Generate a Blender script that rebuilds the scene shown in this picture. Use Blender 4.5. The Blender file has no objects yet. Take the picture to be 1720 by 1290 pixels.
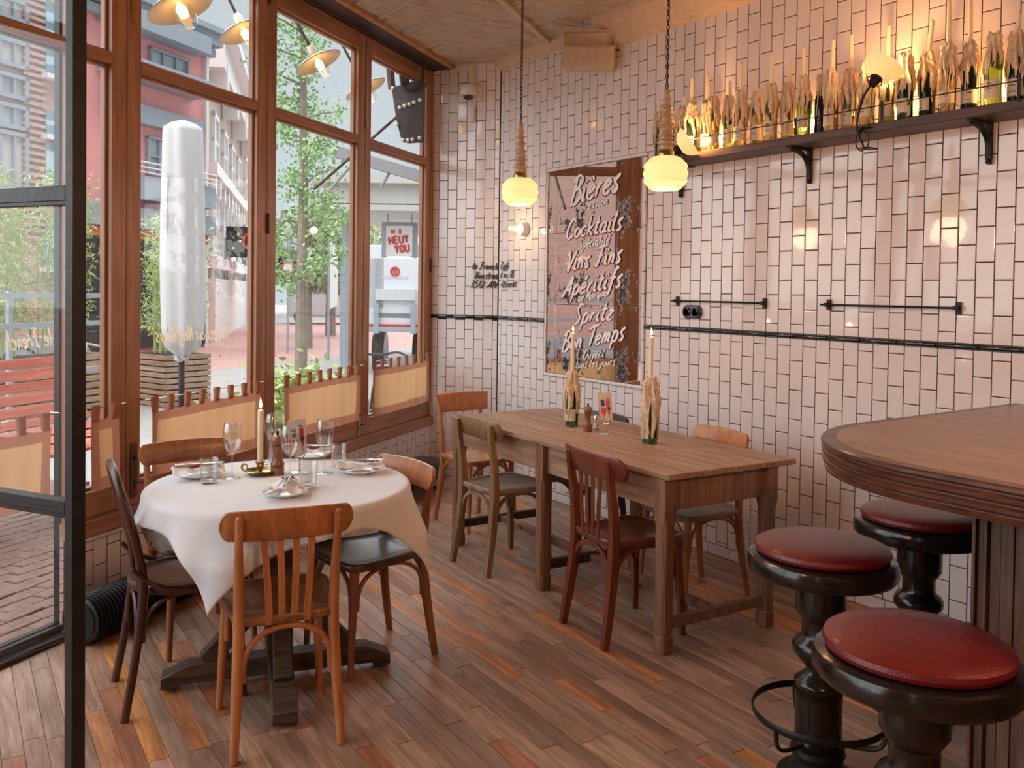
import bpy, math, random
from mathutils import Vector, Matrix
import numpy as np
from math import pi, sin, cos, radians, sqrt, atan2, hypot
random.seed(7)
S=bpy.context.scene; C=S.collection
# ---------------- camera ----------------
TH=radians(34.53); PITCH=0.0237; ROLL=0.0138; FPX=1476.0; CY=521.1; HC=1.56
FW=Vector((-cos(TH),sin(TH),0)); RT=Vector((sin(TH),cos(TH),0)); ZU=Vector((0,0,1))
F_=FW*cos(PITCH)-ZU*sin(PITCH); U0=FW*sin(PITCH)+ZU*cos(PITCH)
R_=RT*cos(ROLL)+U0*sin(ROLL); U_=U0*cos(ROLL)-RT*sin(ROLL)
CAM=Vector((0,0,HC))
cd=bpy.data.cameras.new('camera'); cam=bpy.data.objects.new('camera',cd); C.objects.link(cam)
cd.sensor_width=36; cd.lens=FPX*36/1720; cd.shift_y=(CY-645)/1720; cd.clip_start=.05; cd.clip_end=300
cam.matrix_world=Matrix(((R_.x,U_.x,-F_.x,0),(R_.y,U_.y,-F_.y,0),(R_.z,U_.z,-F_.z,HC),(0,0,0,1)))
S.camera=cam
# ---------------- world, sun, exposure ----------------
w=bpy.data.worlds.new('world'); S.world=w; w.use_nodes=True
wn=w.node_tree.nodes; wl=w.node_tree.links; wn.clear()
wo=wn.new('ShaderNodeOutputWorld'); bg=wn.new('ShaderNodeBackground'); bg.inputs[1].default_value=1.0
ns=wn.new('ShaderNodeTexNoise'); ns.inputs['Scale'].default_value=1.6; ns.inputs['Detail'].default_value=3
rp=wn.new('ShaderNodeValToRGB'); rp.color_ramp.elements[0].position=.3; rp.color_ramp.elements[1].position=.75
rp.color_ramp.elements[0].color=(.50,.57,.62,1); rp.color_ramp.elements[1].color=(.62,.68,.72,1)
wl.new(ns.outputs[0],rp.inputs[0]); wl.new(rp.outputs[0],bg.inputs[0]); wl.new(bg.outputs[0],wo.inputs[0])
def light(name,kind,loc,energy,col,**k):
    l=bpy.data.lights.new(name,kind); o=bpy.data.objects.new(name,l); C.objects.link(o)
    o.location=loc; l.energy=energy; l.color=col
    for a,b in k.items():
        if a=='dir': o.rotation_euler=Vector(b).to_track_quat('-Z','Y').to_euler()
        else: setattr(l,a,b)
    return o
light('overcast_sun','SUN',(0,0,8),8.2,(.94,.97,1.0),angle=radians(150),dir=(.45,.28,-.80))
S.view_settings.view_transform='Standard'; S.view_settings.look='None'; S.view_settings.gamma=1
S.view_settings.exposure=0.22; S.view_settings.use_curve_mapping=False
S.cycles.max_bounces=10; S.cycles.diffuse_bounces=5; S.cycles.glossy_bounces=5; S.cycles.transmission_bounces=8; S.cycles.transparent_max_bounces=16
S.cycles.caustics_reflective=False; S.cycles.caustics_refractive=False
S.cycles.use_denoising=True; S.cycles.sample_clamp_indirect=6
# ---------------- helpers ----------------
def ray(x,y): return F_+R_*((x-860)/FPX)-U_*((y-CY)/FPX)
def at(x,y,z=0.0):
    r=ray(x,y); return CAM+r*((z-HC)/r.z)
def aty(x,y,Y):
    r=ray(x,y); return CAM+r*(Y/r.y)
def atd(x,y,d):
    r=ray(x,y); return CAM+r*(d/r.dot(F_))
class MB:
    def __init__(s): s.v=[]; s.f=[]; s.m=[]
    def add(s,vs,fs,mi=0):
        n=len(s.v); s.v+= [tuple(p) for p in vs]; s.f+=[tuple(n+i for i in f) for f in fs]; s.m+=[mi]*len(fs); return s
    def box(s,c,d,M=None,mi=0):
        hx,hy,hz=d[0]/2,d[1]/2,d[2]/2
        vs=[Vector((x*hx,y*hy,z*hz)) for z in(-1,1) for y in(-1,1) for x in(-1,1)]
        if M is not None: vs=[M@v for v in vs]
        c=Vector(c); vs=[v+c for v in vs]
        return s.add(vs,[(0,2,3,1),(4,5,7,6),(0,1,5,4),(2,6,7,3),(0,4,6,2),(1,3,7,5)],mi)
    def tube(s,pts,r,seg=10,cap=True,sq=False,mi=0,ref=None,closed=False):
        pts=[Vector(p) for p in pts]; n=len(pts)
        rs=r if isinstance(r,(list,tuple)) and len(r)==n else [r]*n
        vs=[];T=[]
        for i in range(n):
            if closed: t=pts[(i+1)%n]-pts[i-1]
            else: t=pts[min(i+1,n-1)]-pts[max(i-1,0)]
            T.append(t.normalized())
        u=Vector(ref) if ref is not None else (Vector((0,0,1)) if abs(T[0].z)<.9 else Vector((1,0,0)))
        for i in range(n):
            t=T[i]; u=(u-t*u.dot(t)).normalized(); b=t.cross(u)
            rr=rs[i]; ra,rb=rr if isinstance(rr,(list,tuple)) else (rr,rr)
            if sq:
                for a,c_ in ((1,1),(-1,1),(-1,-1),(1,-1)): vs.append(pts[i]+u*ra*a+b*rb*c_)
            else:
                for k in range(seg):
                    a=2*pi*k/seg; vs.append(pts[i]+u*ra*cos(a)+b*rb*sin(a))
        m=4 if sq else seg; fs=[]
        for i in range(n if closed else n-1):
            j=(i+1)%n
            for k in range(m): fs.append((i*m+k,i*m+(k+1)%m,j*m+(k+1)%m,j*m+k))
        if cap and not closed: fs.append(tuple(range(m-1,-1,-1))); fs.append(tuple((n-1)*m+k for k in range(m)))
        return s.add(vs,fs,mi)
    def lathe(s,prof,seg=24,c=(0,0,0),M=None,mi=0):
        vs=[];fs=[];c=Vector(c)
        for r,z in prof:
            for k in range(seg):
                a=2*pi*k/seg; v=Vector((r*cos(a),r*sin(a),z))
                if M is not None: v=M@v
                vs.append(v+c)
        for i in range(len(prof)-1):
            for k in range(seg): fs.append((i*seg+k,i*seg+(k+1)%seg,(i+1)*seg+(k+1)%seg,(i+1)*seg+k))
        if prof[0][0]>1e-4: fs.append(tuple(range(seg-1,-1,-1)))
        if prof[-1][0]>1e-4: fs.append(tuple((len(prof)-1)*seg+k for k in range(seg)))
        return s.add(vs,fs,mi)
    def prism(s,poly,z0,z1,M=None,mi=0):
        n=len(poly); vs=[Vector((p[0],p[1],z0)) for p in poly]+[Vector((p[0],p[1],z1)) for p in poly]
        if M is not None: vs=[M@v for v in vs]
        fs=[tuple(range(n-1,-1,-1)),tuple(range(n,2*n))]+[(i,(i+1)%n,n+(i+1)%n,n+i) for i in range(n)]
        return s.add(vs,fs,mi)
    def stack(s,rings,caps=True,mi=0):   # list of equal-length closed rings
        n=len(rings[0]); vs=[p for r in rings for p in r]; fs=[]
        for i in range(len(rings)-1):
            for k in range(n): fs.append((i*n+k,i*n+(k+1)%n,(i+1)*n+(k+1)%n,(i+1)*n+k))
        if caps: fs.append(tuple(range(n-1,-1,-1))); fs.append(tuple((len(rings)-1)*n+k for k in range(n)))
        return s.add(vs,fs,mi)
    def mesh(s,name,mats,ang=35):
        me=bpy.data.meshes.new(name); me.from_pydata(s.v,[],s.f)
        for m in (mats if isinstance(mats,(list,tuple)) else [mats]): me.materials.append(m)
        if any(s.m): me.polygons.foreach_set('material_index',s.m)
        me.polygons.foreach_set('use_smooth',[True]*len(s.f))
        me.update()
        try: me.set_sharp_from_angle(angle=radians(ang))
        except Exception: pass
        return me
def link(name,me,parent=None,loc=None,rz=None):
    o=bpy.data.objects.new(name,me); C.objects.link(o)
    if parent is not None: o.parent=parent
    if loc is not None: o.location=loc
    if rz is not None: o.rotation_euler=(0,0,rz)
    return o
def obj(name,mb,m,parent=None,loc=None,rz=None,bev=0,ang=35,label=None):
    o=link(name,mb.mesh(name,m,ang),parent,loc,rz)
    if bev:
        b=o.modifiers.new('bevel','BEVEL'); b.width=bev; b.segments=2; b.limit_method='ANGLE'; b.angle_limit=radians(40)
    if label: o['label']=label
    return o
def tag(o,label,cat,group=None):
    o['label']=label; o['category']=cat
    if group: o['group']=group
    return o
def thing(name,label,cat,loc=(0,0,0),rz=0,group=None):
    o=bpy.data.objects.new(name,None); C.objects.link(o); o.empty_display_size=.1
    o.location=loc; o.rotation_euler=(0,0,rz); return tag(o,label,cat,group)
def struct(o): o['kind']='structure'; return o
def stuff(o): o['kind']='stuff'; return o
def dup(root,loc,rz=None,label=None,group=None,mats=None):
    r=root.copy(); C.objects.link(r); r.location=loc
    if rz is not None: r.rotation_euler=(0,0,rz)
    if label: r['label']=label
    if group: r['group']=group
    for ch in list(root.children):
        c=ch.copy(); C.objects.link(c); c.parent=r
        for g in list(ch.children):
            d=g.copy(); C.objects.link(d); d.parent=c
    return r
def catmull(P,n=6,closed=False):
    P=[Vector(p) for p in P]; out=[]; N=len(P)
    for i in range(N if closed else N-1):
        if closed: a,b,c,d=P[i-1],P[i],P[(i+1)%N],P[(i+2)%N]
        else: a,b,c,d=P[max(i-1,0)],P[i],P[i+1],P[min(i+2,N-1)]
        for k in range(n):
            t=k/n; out.append(.5*((2*b)+(c-a)*t+(2*a-5*b+4*c-d)*t*t+(3*b-a-3*c+d)*t**3))
    if not closed: out.append(P[-1])
    return out
def rrect(w,h,r,n=5):
    o=[]
    for cx,cy,a0 in ((w/2-r,h/2-r,0),(-w/2+r,h/2-r,90),(-w/2+r,-h/2+r,180),(w/2-r,-h/2+r,270)):
        for k in range(n+1):
            a=radians(a0+90*k/n); o.append((cx+r*cos(a),cy+r*sin(a)))
    return o
# ---------------- materials ----------------
def new(name):
    m=bpy.data.materials.new(name); m.use_nodes=True; nt=m.node_tree; b=nt.nodes['Principled BSDF']; return m,nt,b
def mat(name,col,rough=.5,metal=0,var=0,nscale=6,bump=0,bscale=40,emis=None,es=0,coat=0,trans=0,ior=1.45,sheen=0,sss=0):
    m,nt,b=new(name); b.inputs['Base Color'].default_value=(*col,1); b.inputs['Roughness'].default_value=rough; b.inputs['Metallic'].default_value=metal
    b.inputs['IOR'].default_value=ior
    if trans: b.inputs['Transmission Weight'].default_value=trans
    if coat: b.inputs['Coat Weight'].default_value=coat; b.inputs['Coat Roughness'].default_value=.12
    if sheen: b.inputs['Sheen Weight'].default_value=sheen
    if sss: b.inputs['Subsurface Weight'].default_value=sss; b.inputs['Subsurface Radius'].default_value=(.02,.012,.006)
    if emis: b.inputs['Emission Color'].default_value=(*emis,1); b.inputs['Emission Strength'].default_value=es
    tc=nt.nodes.new('ShaderNodeTexCoord')
    if var:
        n=nt.nodes.new('ShaderNodeTexNoise'); n.inputs['Scale'].default_value=nscale; n.inputs['Detail'].default_value=6; n.inputs['Roughness'].default_value=.65
        nt.links.new(tc.outputs['Object'],n.inputs['Vector'])
        r=nt.nodes.new('ShaderNodeValToRGB'); e=r.color_ramp.elements; e[0].position=.3; e[1].position=.7
        e[0].color=(*[c*(1-var) for c in col],1); e[1].color=(*[min(1,c*(1+var*.6)) for c in col],1)
        nt.links.new(n.outputs[0],r.inputs[0]); nt.links.new(r.outputs[0],b.inputs['Base Color'])
    if bump:
        n2=nt.nodes.new('ShaderNodeTexNoise'); n2.inputs['Scale'].default_value=bscale; n2.inputs['Detail'].default_value=4
        nt.links.new(tc.outputs['Object'],n2.inputs['Vector'])
        bp=nt.nodes.new('ShaderNodeBump'); bp.inputs['Strength'].default_value=bump; bp.inputs['Distance'].default_value=.01
        nt.links.new(n2.outputs[0],bp.inputs['Height']); nt.links.new(bp.outputs[0],b.inputs['Normal'])
    return m
def wood(name,dark,light_,rough=.45,sc=(10,10,1.2),rnd=0,bump=.15,coat=0,wear=None,gain=1.0):
    # grain stretched along the axis whose scale is small
    m,nt,b=new(name); N=nt.nodes; L=nt.links
    tc=N.new('ShaderNodeTexCoord'); mp=N.new('ShaderNodeMapping'); mp.inputs['Scale'].default_value=sc
    L.new(tc.outputs['Object'],mp.inputs['Vector'])
    oi=N.new('ShaderNodeObjectInfo'); ge=N.new('ShaderNodeNewGeometry')
    ad=N.new('ShaderNodeMath'); ad.operation='ADD'; L.new(oi.outputs['Random'],ad.inputs[0]); L.new(ge.outputs['Random Per Island'],ad.inputs[1])
    fr=N.new('ShaderNodeMath'); fr.operation='FRACT'; L.new(ad.outputs[0],fr.inputs[0])
    ml=N.new('ShaderNodeMath'); ml.operation='MULTIPLY'; ml.inputs[1].default_value=37.0; L.new(fr.outputs[0],ml.inputs[0])
    va=N.new('ShaderNodeVectorMath'); va.operation='ADD'; L.new(mp.outputs[0],va.inputs[0]); L.new(ml.outputs[0],va.inputs[1])
    n1=N.new('ShaderNodeTexNoise'); n1.inputs['Scale'].default_value=1.0; n1.inputs['Detail'].default_value=7; n1.inputs['Roughness'].default_value=.6; n1.inputs['Distortion'].default_value=.6
    L.new(va.outputs[0],n1.inputs['Vector'])
    wv=N.new('ShaderNodeTexNoise'); wv.inputs['Scale'].default_value=5.0; wv.inputs['Detail'].default_value=3; L.new(va.outputs[0],wv.inputs['Vector'])
    mx=N.new('ShaderNodeMath'); mx.operation='MULTIPLY_ADD'; mx.inputs[1].default_value=.35; L.new(wv.outputs[0],mx.inputs[0])
    sb=N.new('ShaderNodeMath'); sb.operation='SUBTRACT'; sb.inputs[1].default_value=.17; L.new(n1.outputs[0],sb.inputs[0]); L.new(sb.outputs[0],mx.inputs[2])
    r=N.new('ShaderNodeValToRGB'); e=r.color_ramp.elements; e[0].position=.34; e[1].position=.66; e[0].color=(*dark,1); e[1].color=(*light_,1)
    fm=N.new('ShaderNodeVectorMath'); fm.operation='MULTIPLY'; fm.inputs[1].default_value=tuple(3.0 if s>4 else 1.0 for s in sc); L.new(va.outputs[0],fm.inputs[0])
    fn_=N.new('ShaderNodeTexNoise'); fn_.inputs['Scale'].default_value=2.2; fn_.inputs['Detail'].default_value=5; fn_.inputs['Roughness'].default_value=.7; L.new(fm.outputs[0],fn_.inputs['Vector'])
    kn=N.new('ShaderNodeTexNoise'); kn.inputs['Scale'].default_value=.55; kn.inputs['Detail'].default_value=8; kn.inputs['Roughness'].default_value=.72; kn.inputs['Distortion'].default_value=1.2; L.new(va.outputs[0],kn.inputs['Vector'])
    mk=N.new('ShaderNodeMapRange'); mk.inputs['From Min'].default_value=.30; mk.inputs['From Max'].default_value=.62; mk.inputs['To Min'].default_value=.72; mk.inputs['To Max'].default_value=1.06; L.new(kn.outputs[0],mk.inputs['Value'])
    mf=N.new('ShaderNodeMapRange'); mf.inputs['From Min'].default_value=.35; mf.inputs['From Max'].default_value=.65; mf.inputs['To Min'].default_value=.80; mf.inputs['To Max'].default_value=1.10; L.new(fn_.outputs[0],mf.inputs['Value'])
    mm_=N.new('ShaderNodeMath'); mm_.operation='MULTIPLY'; L.new(mk.outputs[0],mm_.inputs[0]); L.new(mf.outputs[0],mm_.inputs[1])
    L.new(mx.outputs[0],r.inputs[0]); h0=N.new('ShaderNodeHueSaturation'); L.new(r.outputs[0],h0.inputs['Color']); L.new(mm_.outputs[0],h0.inputs['Value']); out=h0.outputs[0]
    if rnd:
        hs=N.new('ShaderNodeHueSaturation'); mr=N.new('ShaderNodeMapRange'); mr.inputs['To Min'].default_value=1-rnd; mr.inputs['To Max'].default_value=1+rnd
        L.new(fr.outputs[0],mr.inputs['Value']); L.new(mr.outputs[0],hs.inputs['Value']); L.new(out,hs.inputs['Color']); out=hs.outputs[0]
    if wear:
        n3=N.new('ShaderNodeTexNoise'); n3.inputs['Scale'].default_value=wear[1]; n3.inputs['Detail'].default_value=8; n3.inputs['Roughness'].default_value=.7; L.new(tc.outputs['Object'],n3.inputs['Vector'])
        r3=N.new('ShaderNodeValToRGB'); r3.color_ramp.elements[0].position=wear[2]; r3.color_ramp.elements[1].position=wear[2]+.08; L.new(n3.outputs[0],r3.inputs[0])
        mc=N.new('ShaderNodeMix'); mc.data_type='RGBA'; L.new(r3.outputs[0],mc.inputs[0]); L.new(out,mc.inputs[6]); mc.inputs[7].default_value=(*wear[0],1); out=mc.outputs[2]
    L.new(out,b.inputs['Base Color']); b.inputs['Roughness'].default_value=rough
    if coat: b.inputs['Coat Weight'].default_value=coat; b.inputs['Coat Roughness'].default_value=.2
    bp=N.new('ShaderNodeBump'); bp.inputs['Strength'].default_value=bump; bp.inputs['Distance'].default_value=.003
    L.new(mx.outputs[0],bp.inputs['Height']); L.new(bp.outputs[0],b.inputs['Normal'])
    return m
def pane(name,tint=(.97,.99,.98),refl=.9):
    m=bpy.data.materials.new(name); m.use_nodes=True; nt=m.node_tree; N=nt.nodes; L=nt.links; N.clear()
    o=N.new('ShaderNodeOutputMaterial'); mx=N.new('ShaderNodeMixShader'); t=N.new('ShaderNodeBsdfTransparent'); g=N.new('ShaderNodeBsdfGlossy')
    t.inputs[0].default_value=(*tint,1); g.inputs['Roughness'].default_value=.0; fr=N.new('ShaderNodeLayerWeight'); fr.inputs[0].default_value=.5
    pw=N.new('ShaderNodeMath'); pw.operation='POWER'; pw.inputs[1].default_value=5; L.new(fr.outputs['Facing'],pw.inputs[0])
    ml=N.new('ShaderNodeMath'); ml.operation='MULTIPLY_ADD'; ml.inputs[1].default_value=.90*refl; ml.inputs[2].default_value=.085*refl; L.new(pw.outputs[0],ml.inputs[0])
    L.new(ml.outputs[0],mx.inputs[0]); L.new(t.outputs[0],mx.inputs[1]); L.new(g.outputs[0],mx.inputs[2]); L.new(mx.outputs[0],o.inputs[0]); return m
def floorwood(name):
    m=wood(name,(.27,.16,.112),(.52,.35,.262),.42,(2.5,26,26),0,.22)
    nt=m.node_tree; N=nt.nodes; L=nt.links; b=N['Principled BSDF']
    fr=[n for n in N if n.type=='MATH' and n.operation=='FRACT'][0]; src=b.inputs['Base Color'].links[0].from_socket
    r=N.new('ShaderNodeValToRGB'); r.color_ramp.interpolation='CONSTANT'; e=r.color_ramp.elements
    cols=[(0,(1,.95,.92)),(.16,(.82,.76,.71)),(.32,(1.08,1.0,.95)),(.46,(1.02,.88,.76)),(.58,(.74,.67,.62)),(.68,(1.18,1.08,1.0)),(.80,(1.35,.86,.50)),(.87,(1.0,.60,.40)),(.92,(.88,.82,.79)),(.96,(1.5,.98,.42))]
    e[0].position=0; e[0].color=(*cols[0][1],1); e[1].position=cols[1][0]; e[1].color=(*cols[1][1],1)
    for p,c in cols[2:]: q=e.new(p); q.color=(*c,1)
    L.new(fr.outputs[0],r.inputs[0])
    mc=N.new('ShaderNodeMix'); mc.data_type='RGBA'; mc.blend_type='MULTIPLY'; mc.inputs[0].default_value=1; L.new(src,mc.inputs[6]); L.new(r.outputs[0],mc.inputs[7])
    L.new(mc.outputs[2],b.inputs['Base Color']); return m
M={}
M['tile']=mat('white_glazed_tile',(.77,.71,.705),.045,var=.05,nscale=2.5,bump=.05,bscale=14,coat=.3)
M['tiles']=M['tile']
M['grout']=mat('dark_grout',(.035,.03,.03),.9)
M['blacktile']=mat('black_glazed_tile',(.012,.011,.011),.08,coat=.5)
M['floor']=floorwood('worn_oak_planks')
M['gap']=mat('dark_floor_gap',(.03,.02,.015),.9)
M['frame']=wood('varnished_window_wood',(.31,.135,.068),(.50,.25,.135),.38,(14,14,1.0),.08,.1,coat=.15)
M['frameh']=wood('varnished_rail_wood',(.31,.135,.068),(.50,.25,.135),.38,(1.0,14,14),.08,.1,coat=.15)
M['ceil']=mat('painted_pressed_tin',(.50,.42,.34),.5,var=.16,nscale=9,bump=.1)
M['ceilw']=mat('plaster_cornice',(.60,.47,.35),.6,var=.15,nscale=30,bump=.6,bscale=60)
M['strip']=wood('orange_pine_strip',(.42,.20,.09),(.58,.31,.15),.45,(2,30,30),0,.1)
M['steel']=mat('rusty_steel_beam',(.075,.045,.035),.5,.3,var=.5,nscale=7,bump=.2)
M['black']=mat('black_painted_steel',(.022,.021,.022),.36,.2,var=.4,nscale=15,bump=.12,bscale=60)
M['iron']=mat('black_iron',(.018,.016,.015),.45,.5)
M['glass']=pane('window_glass')
M['dglass']=pane('door_glass',(.97,.98,.98),.6)
M['cloth']=mat('white_linen',(.74,.75,.79),.75,bump=.12,bscale=260,sheen=.2)
M['napkin']=mat('napkin_linen',(.82,.77,.76),.8,bump=.15,bscale=300)
M['stripe']=mat('napkin_stripe',(.06,.05,.08),.8)
M['china']=mat('white_china',(.85,.84,.83),.12,coat=.5)
M['silver']=mat('polished_cutlery',(.72,.70,.68),.15,1)
M['chrome']=mat('chrome',(.75,.74,.72),.12,1)
M['brass']=mat('aged_brass',(.42,.31,.12),.25,1,var=.3,nscale=20)
M['wax']=mat('ivory_candle',(.88,.76,.55),.4,sss=.3)
M['drip']=mat('dripped_wax',(.82,.66,.47),.5,var=.2,nscale=70,bump=.8,bscale=110,sss=.15)
M['bandg']=pane('clear_glass',(.985,.99,.99),1.5)
M['walnut']=wood('mill_wood',(.17,.06,.028),(.34,.13,.06),.3,(30,30,6),0,.1,coat=.4)
M['leather']=mat('oxblood_leather',(.150,.009,.012),.32,var=.25,nscale=5,bump=.25,bscale=220,coat=.10)
M['ebony']=mat('worn_black_lacquer',(.012,.008,.007),.20,var=.5,nscale=9,bump=.15,bscale=30,coat=.2)
M['bartop']=wood('bar_veneer',(.27,.135,.062),(.37,.20,.095),.36,(3,14,14),0,.03,coat=.12)
M['baredge']=wood('bar_edge_wood',(.06,.022,.012),(.16,.06,.03),.4,(14,14,40),0,.3,coat=.2)
M['barbody']=wood('bar_cladding',(.055,.025,.015),(.15,.075,.045),.5,(24,24,1.6),.25,.4)
M['tabletop']=wood('farm_table_top',(.31,.17,.105),(.55,.34,.225),.5,(1.6,22,22),.12,.4,wear=((.10,.045,.03),14,.66))
M['tableleg']=wood('farm_table_leg',(.19,.09,.055),(.37,.20,.12),.5,(22,22,1.6),.1,.4,wear=((.06,.03,.02),10,.68))
M['beam']=wood('rough_dark_beam',(.03,.018,.012),(.13,.08,.055),.6,(3,22,22),0,.6)
M['chA']=wood('honey_beech',(.38,.14,.045),(.55,.23,.085),.33,(12,12,1.5),0,.08,coat=.4)
M['chAs']=wood('dark_honey_seat',(.15,.06,.03),(.38,.16,.065),.33,(10,1.5,10),0,.08,coat=.4)
M['chB']=wood('dark_bentwood',(.045,.015,.010),(.11,.036,.022),.36,(12,12,1.5),0,.08,coat=.15)
M['chC']=wood('brown_beech',(.24,.085,.035),(.38,.15,.065),.35,(12,12,1.5),0,.08,coat=.3)
M['chCs']=wood('dark_worn_seat',(.04,.025,.018),(.13,.08,.06),.4,(6,3,6),0,.08,coat=.3)
M['chE']=wood('orange_beech',(.45,.17,.06),(.62,.27,.11),.33,(12,12,1.5),0,.06,coat=.3)
M['chF']=wood('weathered_beech',(.23,.135,.07),(.40,.26,.145),.5,(16,16,1.5),0,.25)
M['chFs']=wood('grey_worn_seat',(.24,.165,.115),(.42,.31,.22),.45,(6,2,6),0,.15)
M['chG']=wood('mahogany_stain',(.12,.028,.015),(.26,.065,.035),.32,(12,12,1.5),0,.1,coat=.4,wear=((.03,.01,.008),18,.62))
M['chI']=wood('black_stained_chair',(.02,.012,.01),(.06,.04,.032),.4,(12,12,1.5),0,.1)
M['chH']=wood('amber_beech',(.34,.13,.05),(.52,.22,.09),.35,(12,12,1.5),0,.1,coat=.3)
M['white']=mat('white_plastic',(.72,.66,.62),.4)
M['dark']=mat('dark_plastic',(.02,.02,.02),.3)
M['rubber']=mat('black_rubber_hose',(.010,.009,.010),.4)
M['globe']=mat('opal_glass_lit',(.62,.45,.22),.3,emis=(1.0,.66,.27),es=.92)
M['shade']=mat('opal_shade_lit',(.9,.7,.4),.3,emis=(1.0,.60,.20),es=.6)
M['bulb']=mat('glowing_bulb',(1,.8,.5),.3,emis=(1.0,.62,.25),es=22)
M['filament']=mat('glowing_filament',(1,.7,.3),.3,emis=(1.0,.5,.12),es=9)
M['flame']=mat('candle_flame',(1,.7,.3),.3,emis=(1.0,.62,.22),es=7)
M['fairy']=mat('fairy_light',(1,.8,.5),.3,emis=(1.0,.5,.15),es=9)
M['stem']=mat('blond_turned_wood',(.52,.36,.22),.22,var=.25,nscale=14,coat=.6)
M['shelf']=wood('dark_shelf_plank',(.035,.012,.008),(.11,.04,.022),.45,(2,26,26),0,.3)
M['ink']=mat('black_paint',(.01,.01,.01),.4)
M['wpaint']=mat('white_sign_paint',(.86,.83,.81),.5)
M['rpaint']=mat('red_sign_paint',(.62,.06,.05),.5)
M['gold']=mat('gold_leaf_paint',(.75,.62,.38),.4)
# ---------------- setting ----------------
C1=Vector((-6.446,3.616,0)); C0=Vector((-5.945,3.954,0)); YW=3.954; ZC=3.40
AV=Vector((.5819,-.8133,0)); NV=Vector((.8133,.5819,0)); RZF=atan2(AV.y,AV.x)
def fp(s,n,z): return C1+AV*s+NV*n+Vector((0,0,z))
def facade_x(y,n=0):   # x of the facade line at given y
    b=C1+NV*n; return b.x+AV.x*(y-b.y)/AV.y
# floor
mb=MB(); mb.prism([(facade_x(YW+.2,-.02),YW+.2),(facade_x(-4,-.02),-4),(2.2,-4),(2.2,YW+.2)],-.06,-.012)
floor=struct(obj('floor',mb,M['gap']))
pa=radians(-2.0); UD=Vector((cos(pa),sin(pa),0)); VD=Vector((-sin(pa),cos(pa),0)); PW=.0675
def uvw(u,v): return UD*u+VD*v
planks=[]
rng=random.Random(11)
for i in range(-58,61):
    v0=i*PW+.0007; v1=(i+1)*PW-.0005
    def ux(v,n=-.01):  # facade crossing in u
        # point UD*u+VD*v on facade line: (P-C1).NV = n
        return (n-(VD*v-C1).dot(NV))/UD.dot(NV)
    a0,a1=ux(v0),ux(v1)
    if min(a0,a1)>1.6: continue
    u=max(a0,a1)+rng.uniform(.1,.9); first=True; L0,L1=a0,a1
    while L0<1.9:
        e=min(u,2.1)
        planks.append(((L0+.0012,v0),(e-.0012,v0),(e-.0012,v1),(L1+.0012,v1)))
        L0=L1=e; u=e+rng.choice([.32,.45,.55,.62,.7,.8,.95,1.15])*rng.uniform(.9,1.1)
def seen(P):
    d=P-CAM; z=d.dot(F_)
    if z<.3: return None
    x=860+FPX*d.dot(R_)/z; y=CY-FPX*d.dot(U_)/z
    return x,y,z
inview=[];rest=[]
for q in planks:
    c=uvw((q[0][0]+q[1][0])/2,(q[0][1]+q[2][1])/2); ok=False; zz=9
    for t in (0,.25,.5,.75,1):
        p=seen(uvw(q[3][0]*(1-t)+q[1][0]*t,(q[0][1]+q[2][1])/2))
        if p and -20<p[0]<1740 and 0<p[1]<1310: ok=True; zz=min(zz,p[2])
    (inview if ok else rest).append((zz,q))
inview.sort(key=lambda a:a[0])
def plank_mb(q,ox,oy,mb,dz):
    t=-.001+dz; i=.0012
    (x0,y0),(x1,_),(x2,y1),(x3,_)=[(p[0]-ox,p[1]-oy) for p in q]
    rb=[Vector((x0,y0,-.02)),Vector((x1,y0,-.02)),Vector((x2,y1,-.02)),Vector((x3,y1,-.02))]
    rm=[Vector((p.x,p.y,t-i)) for p in rb]
    rt=[Vector((x0+i,y0+i,t)),Vector((x1-i,y0+i,t)),Vector((x2-i,y1-i,t)),Vector((x3+i,y1-i,t))]
    mb.stack([rb,rm,rt])
for k,(z,q) in enumerate(inview[:300]):
    ox=(q[0][0]+q[1][0])/2; oy=(q[0][1]+q[2][1])/2; mb=MB(); plank_mb(q,ox,oy,mb,rng.uniform(-.0008,.0004))
    o=obj('plank',mb,M['floor'],floor,ang=20); o.location=uvw(ox,oy); o.rotation_euler=(0,0,pa)
mb=MB()
for z,q in inview[300:]+rest: plank_mb(q,0,0,mb,rng.uniform(-.0008,.0004))
o=stuff(obj('plank',mb,M['floor'],floor,ang=20)); o.rotation_euler=(0,0,pa)
# tiled walls -------------------------------------------------
TP,TZ=.0831,.1590
def cut(rect,hole):
    x0,x1,z0,z1=rect; a,b,c,d=hole
    if x1<=a or x0>=b or z1<=c or z0>=d: return [rect]
    out=[]
    if z0<c: out.append((x0,x1,z0,c))
    if z1>d: out.append((x0,x1,d,z1))
    zz0,zz1=max(z0,c),min(z1,d)
    if x0<a: out.append((x0,a,zz0,zz1))
    if x1>b: out.append((b,x1,zz0,zz1))
    return out
tile_cache={}
def tile_mesh(w,h):
    k=(round(w,3),round(h,3))
    if k not in tile_cache:
        mb=MB(); a,b=w/2,h/2; i=.0035
        def ring(x,z,y): return [Vector((-x,y,-z)),Vector((x,y,-z)),Vector((x,y,z)),Vector((-x,y,z))]
        mb.stack([ring(a,b,.001),ring(a,b,-.0016),ring(a-.0012,b-.0012,-.0026),ring(a-i,b-i,-.0031)])
        tile_cache[k]=mb.mesh('tile',M['tile'],3)
    return tile_cache[k]
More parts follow.
